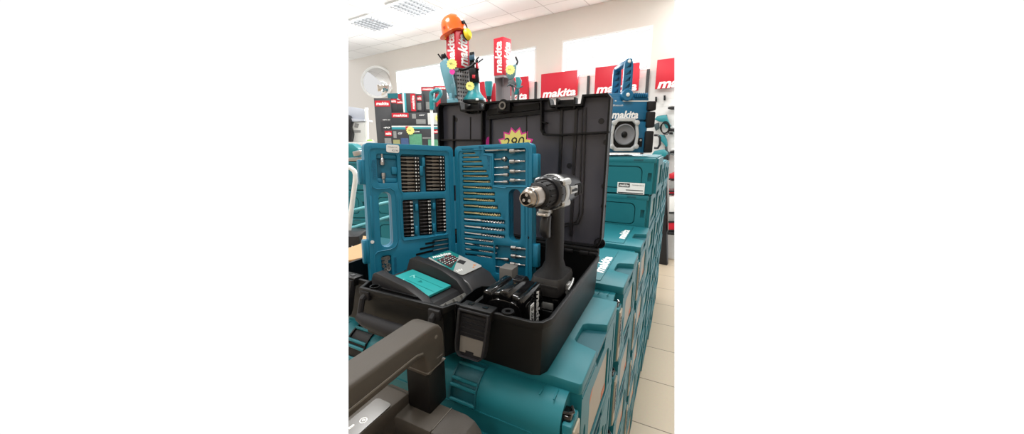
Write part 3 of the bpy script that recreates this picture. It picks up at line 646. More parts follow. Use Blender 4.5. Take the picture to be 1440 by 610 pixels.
for i, (q, b) in enumerate([((612, 339.5), (632, 336.5)), ((611, 346), (632, 342.6)), ((610, 352.5), (632, 348.5))]):
    a, c = LP(*q), LP(*b); L = (c - a).length; m = MB(); m.tube([(0, 0, 0), (L * .3, 0, 0), (L * .9, 0, 0), (L, 0, 0)], 1, 8, rad=[.001, .0024, .0024, .001])
    o = obj('nail_punch', m, STEEL, None, False, 'slim steel pin, %s of three behind the charger' % ('top', 'middle', 'bottom')[i], 'punch', 'steel pins on the left panel'); o.matrix_local = FL_ @ T(a.x, a.y, -.006) @ RZ(math.degrees(math.atan2(c.y - a.y, c.x - a.x)))
m = MB()
for (x0, y0, x1, y1) in ((598, 342.6, 611, 340.5), (590.5, 350, 610, 346), (585, 358, 609, 352)):
    a, c = LP(x0, y0), LP(x1, y1); v = c - a; m.box((v.length / 2, 0, 0), (v.length, .006, .0012), M=FL_ @ T(a.x, a.y, .0003) @ RZ(math.degrees(math.atan2(v.y, v.x))))
obj('pin_slot', m, BLK, pl_)
for i, (a, b, up) in enumerate(((536.5, 217, 1), (540.5, 256.5, 0))):
    q = LP(538.2, 232) if i == 0 else LP(539.5, 243)
    m = MB(); m.lathe([(.0, 0), (.0068, .0), (.0072, .003), (.0072, .010), (.0062, .011), (.0062, .016), (.0045, .019), (.0036, .02), (.0036, .036), (0, .036)], RX(-90), 16)
    o = obj('bit_holder_chuck', m, STEEL, None, False, ('upper steel quick-change bit holder, stem pointing up', 'lower steel quick-change bit holder, stem pointing down')[i], 'bit holder', 'bit holders on the left panel')
    o.matrix_local = FL_ @ T(q.x, q.y, -.004) @ (RZ(0) if i == 0 else RZ(180))
rng = random.Random(3)
for i in range(11):
    m = MB(); r = .0045 + .0025 * (i % 3) / 2; m.lathe([(r * .55, 0), (r, 0), (r, .004), (r * .55, .004), (r * .55, 0)], None, 6 if i % 2 else 14)
    u = tray[0] + .006 + (tray[2] - tray[0] - .012) * ((i % 3) + .3 * rng.random()) / 2.3; v = tray[3] - .010 - .011 * (i // 2.2)
    o = obj('stop_collar', m, SILV, None, False, 'small steel ring or socket in the clear tray at the foot of the left panel', 'collar', 'loose steel rings in the corner tray')
    o.matrix_local = FL_ @ T(u, v, -.011) @ RX(rng.uniform(-12, 12)) @ RY(rng.uniform(-12, 12))

# ================================================================== BATTERY CHARGER
ch = thing('battery_charger', 'dark grey battery charger with teal and grey labels in the left of the black case', 'charger', (-.535, .655, .557), -8)
XZc = lambda y: frame((0, y, 0), (1, 0, 0), (0, 0, 1))
rail = [(-.135, .0), (-.14, .085), (-.122, .122), (-.108, .128), (.0, .118), (.055, .102), (.10, .06), (.122, .02), (.122, 0)]
m = MB(); m.prism(rail, -.012, .012, XZc(-.098), .004); m.prism([(x, z * 1.05) for x, z in rail], -.012, .012, XZc(.016), .004)
m.box((-.06, -.04, .04), (.14, .1, .08), .004); m.prism([(-.13, 0), (-.13, .096), (.06, .082), (.10, .04), (.11, 0)], -.098, .0, XZc(-.09), .002)
obj('body', m, MAG, ch, False)
m = MB(); m.prism([(-.10, 0), (-.105, .10), (-.09, .126), (-.075, .131), (.06, .108), (.085, .10), (.115, .07), (.125, .03), (.125, 0)], -.10, 0, XZc(.028), .008, seg=3)
rb = obj('display_housing', m, mat('charger_charcoal', '#2c2b2d', .38), ch, False); rb.location = (-.018, .0, -.006)
SL = frame((-.0075, .082, .1215), (.135, 0, -.023), (0, 1, 0))
m = MB(); m.prism(rrect(-.064, -.042, .068, .042, .008), .0, .0012, SL); lab = obj('display_label', m, LGREY, rb, False)
m = MB(); m.prism([(-.064, -.034), (.02, -.042), (.036, -.042), (-.022, .042), (-.056, .042), (-.064, .034)], .0012, .0016, SL); obj('teal_field', m, LTEAL, rb, False)
m = MB(); m.prism([(-.035, -.034), (.022, -.036), (-.008, .024), (-.045, .024)], .0016, .0019, SL); m.prism([(.006, .002), (.028, .006), (.02, .026), (.0, .022)], .0012, .0016, SL); obj('chart_field', m, INK, rb, False)
mr, my = MB(), MB()
for i in range(7):
    for j in range(5):
        x, y = -.036 + .0095 * j - .0008 * i, -.029 + .0085 * i
        (mr if (i * 3 + j) % 4 == 0 else my).prism(circ(x + .0, y, .0021, 8), .0019, .0022, SL)
obj('chart_red_dots', mr, LED, rb, False); obj('chart_pale_dots', my, PAPER, rb, False)
m = MB(); m.text('makita', .062, SL @ T(-.052, .0, .0017) @ RZ(80), **LOGO, h=.014); m.text('18V', .02, SL @ T(.045, -.026, .0013) @ RZ(85), bold=.02); obj('lettering', m, WHITE, rb, False)
m = MB(); m.prism(circ(.05, .028, .004, 14), .0013, .0016, SL); m.prism(circ(.056, .016, .003, 12), .0013, .0016, SL); obj('charge_lamp', m, mat('lamp_orange', '#d8843a', .4), rb, False)
DK = frame((-.035, -.041, .0925), (.19, 0, -.014), (0, 1, 0))
m = MB(); m.prism([(-.07, -.041), (.075, -.041), (.075, .041), (-.07, .041)], -.001, .0055, DK, .001); tl = obj('slot_cover', m, AQUA, ch, False, label='teal instruction cover')
m = MB()
for y in (-.012, .016): m.box((.02, y, .0058), (.10, .0012, .0006), M=DK)
m.prism([(.0, -.002), (.012, .004), (.0, .010)], .0055, .006, DK); obj('cover_lines', m, LTEAL, tl, False)
m = MB()
for y in (-.022, .012): m.text('7', .018, DK @ T(-.03, y, .0056) @ RZ(90), bold=0, h=.016)
obj('cover_print', m, mat('cover_pale', '#86cdca', .4), tl, False)
CK = frame((.095, -.041, .062), (.045, 0, -.045), (0, 1, 0))
m = MB(); m.box((0, 0, .002), (.045, .085, .014), .002, M=CK)
for y in (-.026, .0, .026): m.box((-.0, y, .012), (.04, .008, .01), .001, M=CK)
obj('terminal_block', m, mat('terminal_grey', '#5b5a56', .5), ch, False)
m = MB()
for y in (-.013, .013): m.box((.004, y, .0098), (.014, .014, .002), M=CK)
obj('terminal_slot', m, GLOSS, ch, False)
t = tag(obj('carton', MB().box((-.412, .806, .603), (.04, .04, .115), .002, M=None), mat('carton_grey', '#6c6a66', .6), None), 'plain grey block standing behind the charger in the black case', 'carton')

# ================================================================== LOOSE BATTERY
bt = thing('battery_pack', 'glossy black 5.0Ah battery pack in the front right of the black case', 'battery', (-.32, .65, .564))
prof = [(-.053, 0), (-.055, .07), (-.052, .092), (-.04, .108), (-.02, .117), (.005, .119), (.03, .116), (.045, .108), (.052, .092), (.054, .07), (.053, 0)]
m = MB(); m.prism(prof, -.05, .045, XZc(0), .006, seg=3); body = obj('body', m, GLOSS, bt, False)
m = MB()
for x, w, zt in ((-.038, .026, .119), (.004, .03, .127), (.040, .018, .117)):
    m.prism([(x - w / 2, zt - .03), (x - w / 2, zt - .008), (x - w * .3, zt), (x + w * .3, zt), (x + w / 2, zt - .008), (x + w / 2, zt - .03)], -.048, .052, XZc(0), .003)
obj('rail', m, GLOSS, bt, False)
m = MB(); m.box((.004, .02, .128), (.02, .03, .006), .002)
for k in range(3): m.box((.004, .01 + .008 * k, .131), (.018, .003, .003))
obj('release_button', m, BLKS, bt, False)
m = MB(); m.prism([(x * .86, z * .86 + .004) for x, z in prof], .045, .053, XZc(0), .003); obj('end_cap', m, GLOSS, bt, False)
FRT = frame((0, -.0535, 0), (1, 0, 0), (0, 0, 1))
m = MB(); m.prism(rrect(-.04, .03, .0, .062, .002), 0, .0008, FRT); lb_ = obj('rating_label', m, WPAINT, bt, False, label='white rating label')
m = MB()
for k in range(5): m.box((-.03 + .0, .036 + .005 * k, .001), (.016 + .002 * (k % 2), .0018, .0004), M=FRT)
for k in range(4): m.prism(circ(-.013, .036 + .006 * k, .0022, 8), .0008, .0012, FRT)
obj('label_print', m, INK, lb_, False)
SD = frame((.0555, -.004, .06), (0, 0, -1), (0, 1, 0))
m = MB(); m.text('makita', .092, SD @ T(-.008, .016, .0), **LOGO, h=.02); m.prism([(-.034, -.026), (.026, -.026), (.026, -.008), (-.034, -.008)], -.001, .0004, SD); sdp = obj('side_print', m, WHITE, bt, False, label='white side lettering')
m = MB(); m.text('5.0Ah', .048, SD @ T(-.004, -.017, .0005), bold=.02, h=.012); obj('capacity_lettering', m, INK, sdp, False)

# ================================================================== CORDLESS DRILL
dr_ = thing('cordless_drill', 'black cordless drill with silver chuck standing upright in the black case', 'drill', (-.282, .80, .555))
O = Vector((-.279, .755, .884)); nose = Vector((-.10, -.995, 0)).normalized(); DF = frame(O, Vector((0, 0, 1)).cross(nose) * 1, Vector((0, 0, 1)))
m = MB(); m.lathe([(.010, .106), (0, .085), (.0105, .085), (.0128, .1105), (.015, .110), (.0165, .106), (.0175, .100), (.0195, .0985), (.0205, .092), (.0222, .090), (.0228, .07), (.0228, .055), (.0228, .055)][1:] + [(0, .055)], DF, 40)
ck = obj('chuck', m, RINGM, dr_)
m = MB(); m.lathe([(0, .0855), (.0103, .0855), (.0108, .095), (.0104, .0955), (.0, .0955)], DF, 32); obj('chuck_bore', m, GLOSS, ck)
m = MB()
for k in range(3):
    a = 90 + 120 * k; m.tube([(.0085 * math.cos(R(a)), .0085 * math.sin(R(a)), .09), (.0078 * math.cos(R(a)), .0078 * math.sin(R(a)), .1065)], .0036, 10, M=DF)
obj('chuck_jaw', m, STEEL, ck)
m = MB(); m.lathe([(.0192, .0978), (.0202, .0975), (.0206, .0935), (.0196, .0932)], DF, 40); obj('chuck_groove', m, GLOSS, ck)
m = MB(); m.lathe([(0, .06), (.024, .06), (.0285, .056), (.0305, .045), (.0315, .02), (0, .02)], DF, 40)
for k in range(14): a = R(360 / 14 * k); m.box((.0305 * math.cos(a), .0305 * math.sin(a), .038), (.004, .004, .026), .0015, M=DF)
obj('torque_ring', m, RUB, dr_)
m = MB(); m.lathe([(0, .022), (.036, .022), (.0395, .017), (.041, .008), (.041, -.006), (0, -.006)], DF, 40)
for k in range(16): a = R(22.5 * k); m.box((.0405 * math.cos(a), .0405 * math.sin(a), .004), (.003, .003, .016), .001, M=DF @ T(0, 0, 0))
obj('mode_ring', m, BLKS, dr_)
m = MB(); m.lathe([(0, -.006), (.042, -.006), (.0435, -.012), (.0425, -.026), (.039, -.032), (0, -.032)], DF, 40)
for a in (38, 142, 218, 322): m.lathe([(0, .006), (.0055, .006), (.009, .002), (.010, -.03), (0, -.03)], DF @ T(.040 * math.cos(R(a)), .040 * math.sin(R(a)), -.004), 16)
gh = obj('gear_housing', m, SILV, dr_, label='silver gear housing')
m = MB()
for a in (38, 142, 218, 322): m.lathe([(.0, -.001), (.004, -.001), (.0045, .0068), (.002, .0068), (.0018, .003), (0, .003)], DF @ T(.040 * math.cos(R(a)), .040 * math.sin(R(a)), -.004), 12)
obj('screw', m, GLOSS, gh)
m = MB(); m.lathe([(0, -.03), (.0385, -.03), (.039, -.06), (.037, -.10), (.033, -.125), (.022, -.135), (0, -.137)], DF, 36)
for k in range(5): m.box((.036, .0, -.075 - .01 * k), (.006, .03, .003), .001, M=DF)
mh = obj('motor_housing', m, BLKS, dr_)
m = MB(); m.box((.0405, .004, -.055), (.003, .018, .042), .001, M=DF); m.box((-.0405, .004, -.055), (.003, .018, .042), .001, M=DF); obj('name_plate', m, SILV, mh)
m = MB(); m.text('makita', .036, DF @ frame((.0422, .004, -.055), (0, 0, -1), (0, 1, 0)), **LOGO, h=.009); obj('lettering', m, BLK, mh)
# grip lofted from housing to foot
def ring(c, rx, ry, n=20, pw=2.6):
    o = []
    for k in range(n):
        a = 2 * math.pi * k / n; ca, sa = math.cos(a), math.sin(a)
        o.append((c[0] + rx * math.copysign(abs(ca) ** (2 / pw), ca), c[1] + ry * math.copysign(abs(sa) ** (2 / pw), sa), c[2]))
    return o
gx = -.279
m = MB(); m.loft([ring((gx, .792, .868), .024, .040), ring((gx, .795, .845), .0225, .036), ring((gx, .802, .82), .0215, .030), ring((gx, .806, .78), .022, .0275), ring((gx, .808, .74), .0215, .027), ring((gx, .807, .70), .022, .029), ring((gx - .001, .804, .678), .030, .040), ring((gx - .002, .802, .668), .040, .055, pw=4)])
obj('grip', m, RUB, dr_)
m = MB(); m.loft([ring((gx - .002, .802, .669), .040, .055, pw=5), ring((gx - .002, .801, .655), .044, .0605, pw=5), ring((gx - .002, .801, .632), .044, .0605, pw=5), ring((gx - .002, .801, .624), .041, .057, pw=5)])
m.box((gx - .002, .7405, .6535), (.07, .003, .006), .001)
ft = obj('foot', m, mat('drill_foot', '#343231', .5, bump=.2, scale=1400), dr_)
m = MB(); m.prism(prof2 := [(-.040, 0), (-.042, .04), (-.038, .064), (.038, .064), (.042, .04), (.040, 0)], -.055, .055, frame((gx - .002, .801, .557), (1, 0, 0), (0, 0, 1)), .005); bp_ = obj('battery', m, GLOSS, dr_)
m = MB(); m.box((gx - .002, .744, .600), (.05, .004, .018), .002); obj('battery_button', m, SILV, bp_)
tx = gx - .006
m = MB(); m.loft([ring((tx, .757, .828), .0125, .012), ring((tx, .750, .814), .0135, .013), ring((tx, .749, .797), .0135, .0135), ring((tx, .754, .782), .0125, .015), ring((tx, .763, .773), .010, .014)]); obj('trigger', m, mat('trigger_black', '#232327', .32), dr_)
m = MB(); m.box((tx, .738, .8355), (.030, .02, .011), .004); m.box((tx, .752, .84), (.026, .03, .014), .003); ld = obj('lamp', m, SILV, dr_, label='silver work lamp housing')
m = MB(); m.box((tx, .7275, .8355), (.018, .003, .006), .001); obj('lamp_lens', m, CHROME, ld)
m = MB(); m.prism([(-.014, -.012), (.014, -.012), (.014, .012), (-.014, .012)], 0, .012, frame((gx, .80, .868), (1, 0, 0), (0, 1, 0)), .003); obj('direction_switch', m, BLKS, dr_)
m = MB()
m.tube([(gx + .046, .772, .632), (gx + .052, .768, .642), (gx + .052, .80, .648), (gx + .046, .83, .648)], .0035, 8); m.box((gx + .046, .79, .644), (.008, .03, .016), .002)
hk = obj('bit_clip', m, SILV, dr_)
m = MB(); m.tube([(gx + .050, .745, .622), (gx + .050, .775, .634), (gx + .050, .785, .638)], 1, 8, rad=[.001, .0028, .0028]); obj('stored_bit', m, STEEL, hk)

# ================================================================== DARK MACHINE WITH CARRY HANDLE IN FRONT
mc = thing('portable_machine', 'dark grey portable machine with a raised carry handle, at the bottom left corner', 'machine', (-.40, .30, .26))
px0, px1, zb = -.432, -.378, .505
m = MB(); YZm = Matrix(((0, 0, 1, 0), (1, 0, 0, 0), (0, 1, 0, 0), (0, 0, 0, 1)))
arc = [(.435 + .034 * math.sin(R(a)), .642 + .034 * math.cos(R(a))) for a in range(0, 91, 15)]
hnd = [(-.05, .676), (.435, .676)] + arc[1:] + [(.469, .596), (.418, .578), (.418, .612), (.412, .626), (.40, .632), (.385, .630), (-.05, .622)]
m.prism(hnd, px0, px1, YZm, .011, seg=4); hd = obj('carry_handle', m, DGREY, mc)
m = MB(); m.prism([(.0, .634), (.38, .640), (.40, .648), (.415, .65), (.43, .64), (.438, .60), (.45, .60), (.455, .655), (.43, .668), (.0, .664)][:0] or [(-.04, .640), (.392, .645), (.408, .640), (.408, .637), (.392, .642), (-.04, .637)], px1 - .001, px1 + .0012, YZm)
m.lathe([(.004, 0), (0, .001)], frame((px1, .445, .65), (0, 1, 0), (0, 0, 1)), 12); m.box((px1, .452, .606), (.001, .016, .0015)); obj('handle_seam', m, MGREY, hd)
m = MB(); m.box(((px0 + px1) / 2, .443, .545), (.053, .05, .085), .003); obj('handle_post', m, mat('post_black', '#110f0e', .5, spec=.25), mc)
m = MB(); m.box(((px0 + px1) / 2, .443, .5905), (.0545, .0515, .002)); obj('post_collar', m, MGREY, mc)
# deck ring, recess and inner plate
ZT = T(0, 0, 0)
m = MB(); m.prism([(-.515, -.02), (-.434, -.02), (-.434, .386), (-.353, .386), (-.353, .448), (-.505, .448), (-.515, .438)], zb - .05, zb, None, .003); obj('deck', m, DGREY, mc)
m = MB(); pr = [(-.352, zb - .05), (-.352, zb), (-.318, zb), (-.30, zb - .006), (-.287, zb - .02), (-.280, zb - .045), (-.28, zb - .20), (-.315, zb - .20), (-.315, zb - .05)]
m.prism(pr, -.448, -.386, frame((0, 0, 0), (1, 0, 0), (0, 0, 1)), .002); obj('deck_shoulder', m, mat('shoulder_grey', '#4f4a45', .32, bump=.5, scale=1600), mc)
m = MB(); m.box((-.352, .42, zb + .0004), (.0012, .056, .001)); obj('deck_seam', m, MGREY, mc)
m = MB(); pr = [(-.395, zb - .07), (-.395, zb - .022), (-.391, zb - .018), (-.32, zb - .018), (-.303, zb - .022), (-.29, zb - .034), (-.284, zb - .06), (-.284, zb - .2), (-.395, zb - .2)]
m.prism(pr, -.38, .02, frame((0, 0, 0), (1, 0, 0), (0, 0, 1)), .002); obj('inner_plate', m, DGREY, mc)
m = MB(); m.box((-.40, .21, .355), (.235, .45, .21), .006); obj('body', m, BLK, mc)
m = MB(); m.prism([(.02, zb - .02), (.42, zb - .02), (.435, zb + .008), (.42, zb + .022), (.36, zb + .026), (.02, zb + .026)], -.60, -.434, YZm, .004); sb_ = obj('side_block', m, DGREY, mc)
SBF = frame((-.456, .338, zb + .026), (0, 1, 0), (-1, 0, 0))
m = MB(); m.prism(rrect(-.075, -.02, .045, .018, .008), 0, .001, SBF); pn = obj('control_panel', m, mat('panel_gloss', '#55514b', .2), mc)
m = MB(); m.text('makita', .04, SBF @ T(-.038, .004, .001), **LOGO, h=.006); m.prism(circ(-.005, -.004, .0065, 20), .001, .0014, SBF, holes=[circ(-.005, -.004, .005, 20)]); m.text('G', .005, SBF @ T(-.005, -.004, .001), bold=.04); obj('panel_print', m, WHITE, pn)
m = MB(); m.prism(rrect(-.312, .1, -.212, .482, .02), .40, .425, None, .004); m.box((-.30, .29, .38), (.06, .36, .06)); obj('side_tray', m, MGREY, mc)
for k in range(4):
    o = dup(lc, 'teal plastic case %s the dark grey machine' % ('directly beneath', 'second below', 'third below', 'lowest below')[k])
    o.location = (-.15, .012, FL + .24 * (3 - k)); o.scale = (1, 1, .96)

# ================================================================== DISPLAY TOTEMS WITH HANGING TOOLS
UPR = frame((0, 0, 0), RGT, (0, 0, 1))                           # upright frame facing the camera: x right, y up, z to the viewer side
def loc_px(x, y, d): q = at_d(x, y, d); v = UPR.inverted() @ q; return v
def shape(mb, pts, d, th, bev=.006, back=None):                  # solid of thickness th, front at distance d
    P2 = [loc_px(x, y, d) for x, y in pts]; z = P2[0].z
    if sum(P2[i].x * P2[(i + 1) % len(P2)].y - P2[(i + 1) % len(P2)].x * P2[i].y for i in range(len(P2))) < 0: P2 = P2[::-1]
    return mb.prism([(p.x, p.y) for p in P2], z - th, z, UPR, bev)
def pth(mb, pts, d, r, n=8, dz=0): return mb.tube([at_d(x, y, d + (k if isinstance(k, float) else 0)) for x, y, *k_ in pts for k in [k_[0] if k_ else 0]], r, n)
def totem(xc, ytop, ybot, d, w, label, ang, group):
    top = at_d(xc, ytop, d); bot = at_d(xc, ybot, d)
    t = thing('display_totem', label, 'display stand', (top.x, top.y, FL), 0, group)
    Mx = T(top.x, top.y, 0) @ RZ(math.degrees(YAW) + ang); h = top.z - bot.z
    m = MB(); m.box((0, 0, bot.z + h / 2), (w, w, h), .003, Mx); sg = obj('sign_block', m, RED, t)
    m = MB()
    for k in (0, 1): m.text('makita', h * .86, Mx @ RZ(90 * k) @ frame((0, -w / 2 - .0005, bot.z + h * .47), (0, 0, 1), (-1, 0, 0)), **LOGO, h=w * .74)
    obj('lettering', m, WHITE, sg)
    m = MB()
    for k in range(4):
        P_ = [[-.5 * w * .92 + w * .92 * (i + .5) / 5, None] for i in range(5)]
        zs = [bot.z - .03 - .034 * j for j in range(14)]
        hs = [circ(p[0], z, .0095, 6) for p in P_ for z in zs] if k < 2 else []
        m.prism([(-w * .46, FL + .02), (w * .46, FL + .02), (w * .46, bot.z), (-w * .46, bot.z)], -.004, 0, Mx @ RZ(90 * k) @ frame((0, -w * .46, 0), (1, 0, 0), (0, 0, 1)), holes=hs)
    obj('perforated_post', m, PERF, t)
    m = MB(); m.box((0, 0, FL + .01), (.4, .4, .02), .004, Mx); obj('foot_plate', m, PERF, t)
    return t, Mx, top, bot
t1, M1, top1, bot1 = totem(643, 45, 98, 3.3, .145, 'red and black totem with white lettering wearing an orange helmet', -45, 'red lettered totems')
t2, M2, top2, bot2 = totem(706.5, 55, 107, 4.3, .145, 'shorter looking red and black totem farther back, right of the helmet one', -39, 'red lettered totems')
# helmet with ear muffs
hc = at_d(641, 45, 3.3)
hc.z -= .015
hm = thing('safety_helmet', 'orange safety helmet with yellow ear muffs on top of the totem', 'helmet', hc)
HM = T(*hc) @ RY(-16) @ RZ(math.degrees(YAW) - 38) @ RX(8) @ Matrix.Scale(.93, 4)
m = MB(); dome = [(.0, .168), (.03, .166), (.06, .155), (.085, .135), (.103, .105), (.112, .07), (.116, .03), (.118, .0), (.122, -.006), (.118, -.010), (.112, -.004), (.108, .03), (.0, .15)]
m.lathe(dome, HM @ Matrix.Diagonal((.98, 1.12, 1, 1)), 40); m.prism(circ(0, 0, .125, 30, .09), -.006, .0, HM @ T(0, -.07, 0) , .002)
for x in (-.03, 0, .03): m.tube([(x, -.10, .10), (x, -.06, .147), (x, 0, .168), (x, .06, .15)], .006, 8, M=HM)
hs = obj('shell', m, ORANGE, hm)
m = MB(); m.box((.0, -.128, .05), (.03, .003, .025), M=HM); obj('front_mark', m, mat('orange_dark', '#a8380a', .4), hs)
for sx in (1, -1):
    m = MB(); m.lathe([(0, .03), (.03, .028), (.042, .012), (.044, -.012), (.036, -.016), (0, -.016)], HM @ T(sx * .125, .01, -.06) @ RY(90 * sx) @ Matrix.Diagonal((1.2, .9, 1, 1)), 24); mu = obj('ear_muff', m, YELM, hm)
    m = MB(); m.lathe([(.043, -.012), (.045, -.02), (.04, -.03), (.02, -.03)], HM @ T(sx * .125, .01, -.06) @ RY(90 * sx) @ Matrix.Diagonal((1.2, .9, 1, 1)), 24); m.tube([(sx * .138, .01, -.04), (sx * .142, .012, .01), (sx * .13, .012, .055)], .007, 8, M=HM); m.box((sx * .122, .012, .05), (.02, .035, .03), .004, HM); obj('muff_arm', m, BLK, mu)

def price_burst(x, y, d, r, label, pink=None, m_=YEL):
    c = at_d(x, y, d); t = thing('price_card', label, 'price tag', c, 0, 'small star price cards')
    Mx = frame(c, RGT, (0, 0, 1)); m = MB(); m.prism(star(12, r * .8, r), 0, .002, Mx); obj('star', m, m_, t)
    m = MB(); m.text('99.-', r * .9, Mx @ T(0, 0, .002), bold=0); obj('price', m, INK, t)
    return t
# string trimmer leaning on the first totem
tr = thing('hedge_trimmer', 'grey-blue long garden tool hanging upright on the left of the first totem', 'garden tool', at_d(632, 150, 3.15))
m = MB(); shape(m, [(618, 88), (626, 81), (632, 84), (635, 96), (637, 108), (640, 122), (641, 134), (631, 136), (626, 124), (622, 108), (619, 97)], 3.15, .09, .012); obj('body', m, GBLUE, tr)
m = MB(); shape(m, [(631, 131), (638, 131), (640, 146), (632, 148)], 3.14, .06, .008); shape(m, [(628, 139), (643, 138), (643, 149), (629, 150)], 3.12, .07, .01); obj('motor_block', m, GBLUE, tr)
m = MB(); shape(m, [(634, 118), (638, 118), (639, 138), (636, 138)], 3.10, .02, .003); obj('grip_slot', m, mat('greyblue_dark', '#46707c', .5), tr)
m = MB(); pth(m, [(622, 84), (619, 80), (616, 76)], 3.15, .006); pth(m, [(630, 83), (627, 79), (625, 75)], 3.15, .006); m.lathe([(.02, 0), (.024, .02), (.02, .03), (0, .03)], T(*at_d(624, 82, 3.18)), 14); obj('hook_wires', m, BLK, tr)
price_burst(635.5, 90, 3.02, .045, 'yellow star price card on the grey-blue hanging tool'); m = MB(); c = at_d(636, 101, 3.02); m.prism(circ(0, 0, .022, 16), 0, .002, frame(c, RGT, (0, 0, 1))); obj('price_dot', m, PINK, None, True, 'pink round sticker under the yellow star on the grey-blue tool', 'sticker')
# blower standing upright on the right of the first totem
bl = thing('leaf_blower', 'teal and black upright blower with a wide skirt, right of the first totem', 'blower', at_d(667, 150, 3.15))
D = 3.15
m = MB(); c = loc_px(667, 140, D + .15); Mb = UPR @ T(c.x, 0, c.z)
def zy(y): return loc_px(667, y, D + .1).y
m.lathe([(.0, zy(116)), (.050, zy(116)), (.055, zy(128)), (.075, zy(133)), (.105, zy(138)), (.108, zy(141)), (.0, zy(141))], Mb @ RX(-90), 28); obj('housing', m, TOOLT, bl)
m = MB(); m.lathe([(.0, zy(140.5)), (.110, zy(140.5)), (.112, zy(143)), (.09, zy(145)), (.055, zy(146)), (.05, zy(149.5)), (0, zy(149.5))], Mb @ RX(-90), 28); obj('skirt', m, BLK, bl)
m = MB(); shape(m, [(659, 96), (673, 94), (674, 115), (660, 116)], D + .06, .08, .01); shape(m, [(660, 73), (667, 72), (668, 96), (660, 97)], D + .08, .06, .008); shape(m, [(668, 84), (672, 83), (674, 98), (669, 99)], D + .02, .04, .006); obj('handle_housing', m, BLK, bl)
m = MB(); shape(m, [(659, 78), (667, 76), (668, 83), (660, 85)], D + .05, .07, .006); obj('battery_cap', m, mat('navy_plastic', '#2b4e63', .4), bl)
m = MB(); shape(m, [(669.5, 88), (672, 88), (672.5, 96), (670, 96)], D - .0, .02, .003); shape(m, [(664, 105), (668, 105), (668, 110), (664, 110)], D + .03, .02, .003); obj('switch', m, REDD, bl)
m = MB(); pth(m, [(668, 88), (663, 93), (655, 97), (650, 98), (645, 97)], D - .05, .012); pth(m, [(669, 84), (674, 80)], D - .02, .006); pth(m, [(672, 88), (679, 83)], D - .02, .005); obj('cable', m, BLK, bl)
m = MB(); shape(m, [(669, 138), (673, 138), (673, 141), (669, 141)], D - .02, .004, .001); obj('sticker_white', m, WHITE, bl)
price_burst(661, 121, D - .03, .04, 'yellow price card on the teal blower beside the totem')
# teal pot-shaped tool farther back
cp = thing('router_tool', 'small teal cup-shaped power tool between the blower and the second totem', 'power tool', at_d(688, 140, 4.0))
m = MB(); c = loc_px(687.5, 140, 4.0); Mb = UPR @ T(c.x, 0, c.z); zz = lambda y: loc_px(688, y, 4.0).y
m.lathe([(0, zz(115)), (.044, zz(115)), (.042, zz(124)), (.03, zz(134)), (.022, zz(136)), (0, zz(136))], Mb @ RX(-90), 20); obj('body', m, TOOLT, cp)
m = MB(); m.lathe([(0, zz(135.5)), (.026, zz(135.5)), (.026, zz(139)), (.012, zz(140)), (.012, zz(146)), (0, zz(146))], Mb @ RX(-90), 16); obj('nose', m, BLK, cp); m = MB(); p = at_d(687.5, 146, 4.0); m.box((p.x, p.y, (p.z + FL) / 2), (.05, .05, p.z - FL), .004); obj('stand', m, PERF, cp)
m = MB(); shape(m, [(690, 133), (694, 117), (697, 117), (697, 150), (692, 150)], 4.05, .03, .004); obj('sales_panel', m, RED, None, True, 'narrow red panel standing beside the second totem', 'panel')
# jigsaw / grinder with star card on the second totem
gx_ = thing('hanging_tool', 'grey-teal hand tool with a black hook hanging on the second totem', 'power tool', at_d(719, 125, 4.1))
m = MB(); shape(m, [(711, 95), (714, 92), (721, 92), (726, 89), (727, 94), (725, 104), (722, 110), (716, 112), (712, 105)], 4.1, .08, .01); obj('body', m, mat('tool_slate', '#5d8087', .4), gx_)
m = MB(); shape(m, [(725, 108), (731, 108), (734, 114), (731, 124), (727, 133), (723, 132), (726, 120)], 4.08, .06, .008); obj('handle', m, TOOLT, gx_)
m = MB(); shape(m, [(715, 113), (722, 111), (727, 118), (720, 122), (714, 119)], 4.06, .04, .006); shape(m, [(728, 128), (731, 127), (730, 140), (727, 140)], 4.1, .03, .004); pth(m, [(713, 121), (717, 118), (722, 120), (728, 125), (735, 121)], 4.04, .008); obj('guard', m, mat('guard_grey', '#4a5054', .45), gx_)
m = MB(); pth(m, [(726, 92), (728, 87), (726, 82), (725, 80)], 4.12, .010); obj('hook', m, BLK, gx_)
m = MB(); shape(m, [(719, 116), (723, 116), (724, 141), (719, 141)], 4.14, .03, .004); obj('shaft', m, mat('shaft_grey', '#9a9a9c', .4, .4), gx_)
price_burst(717.5, 98, 4.0, .055, 'yellow star price card on the tool of the second totem')

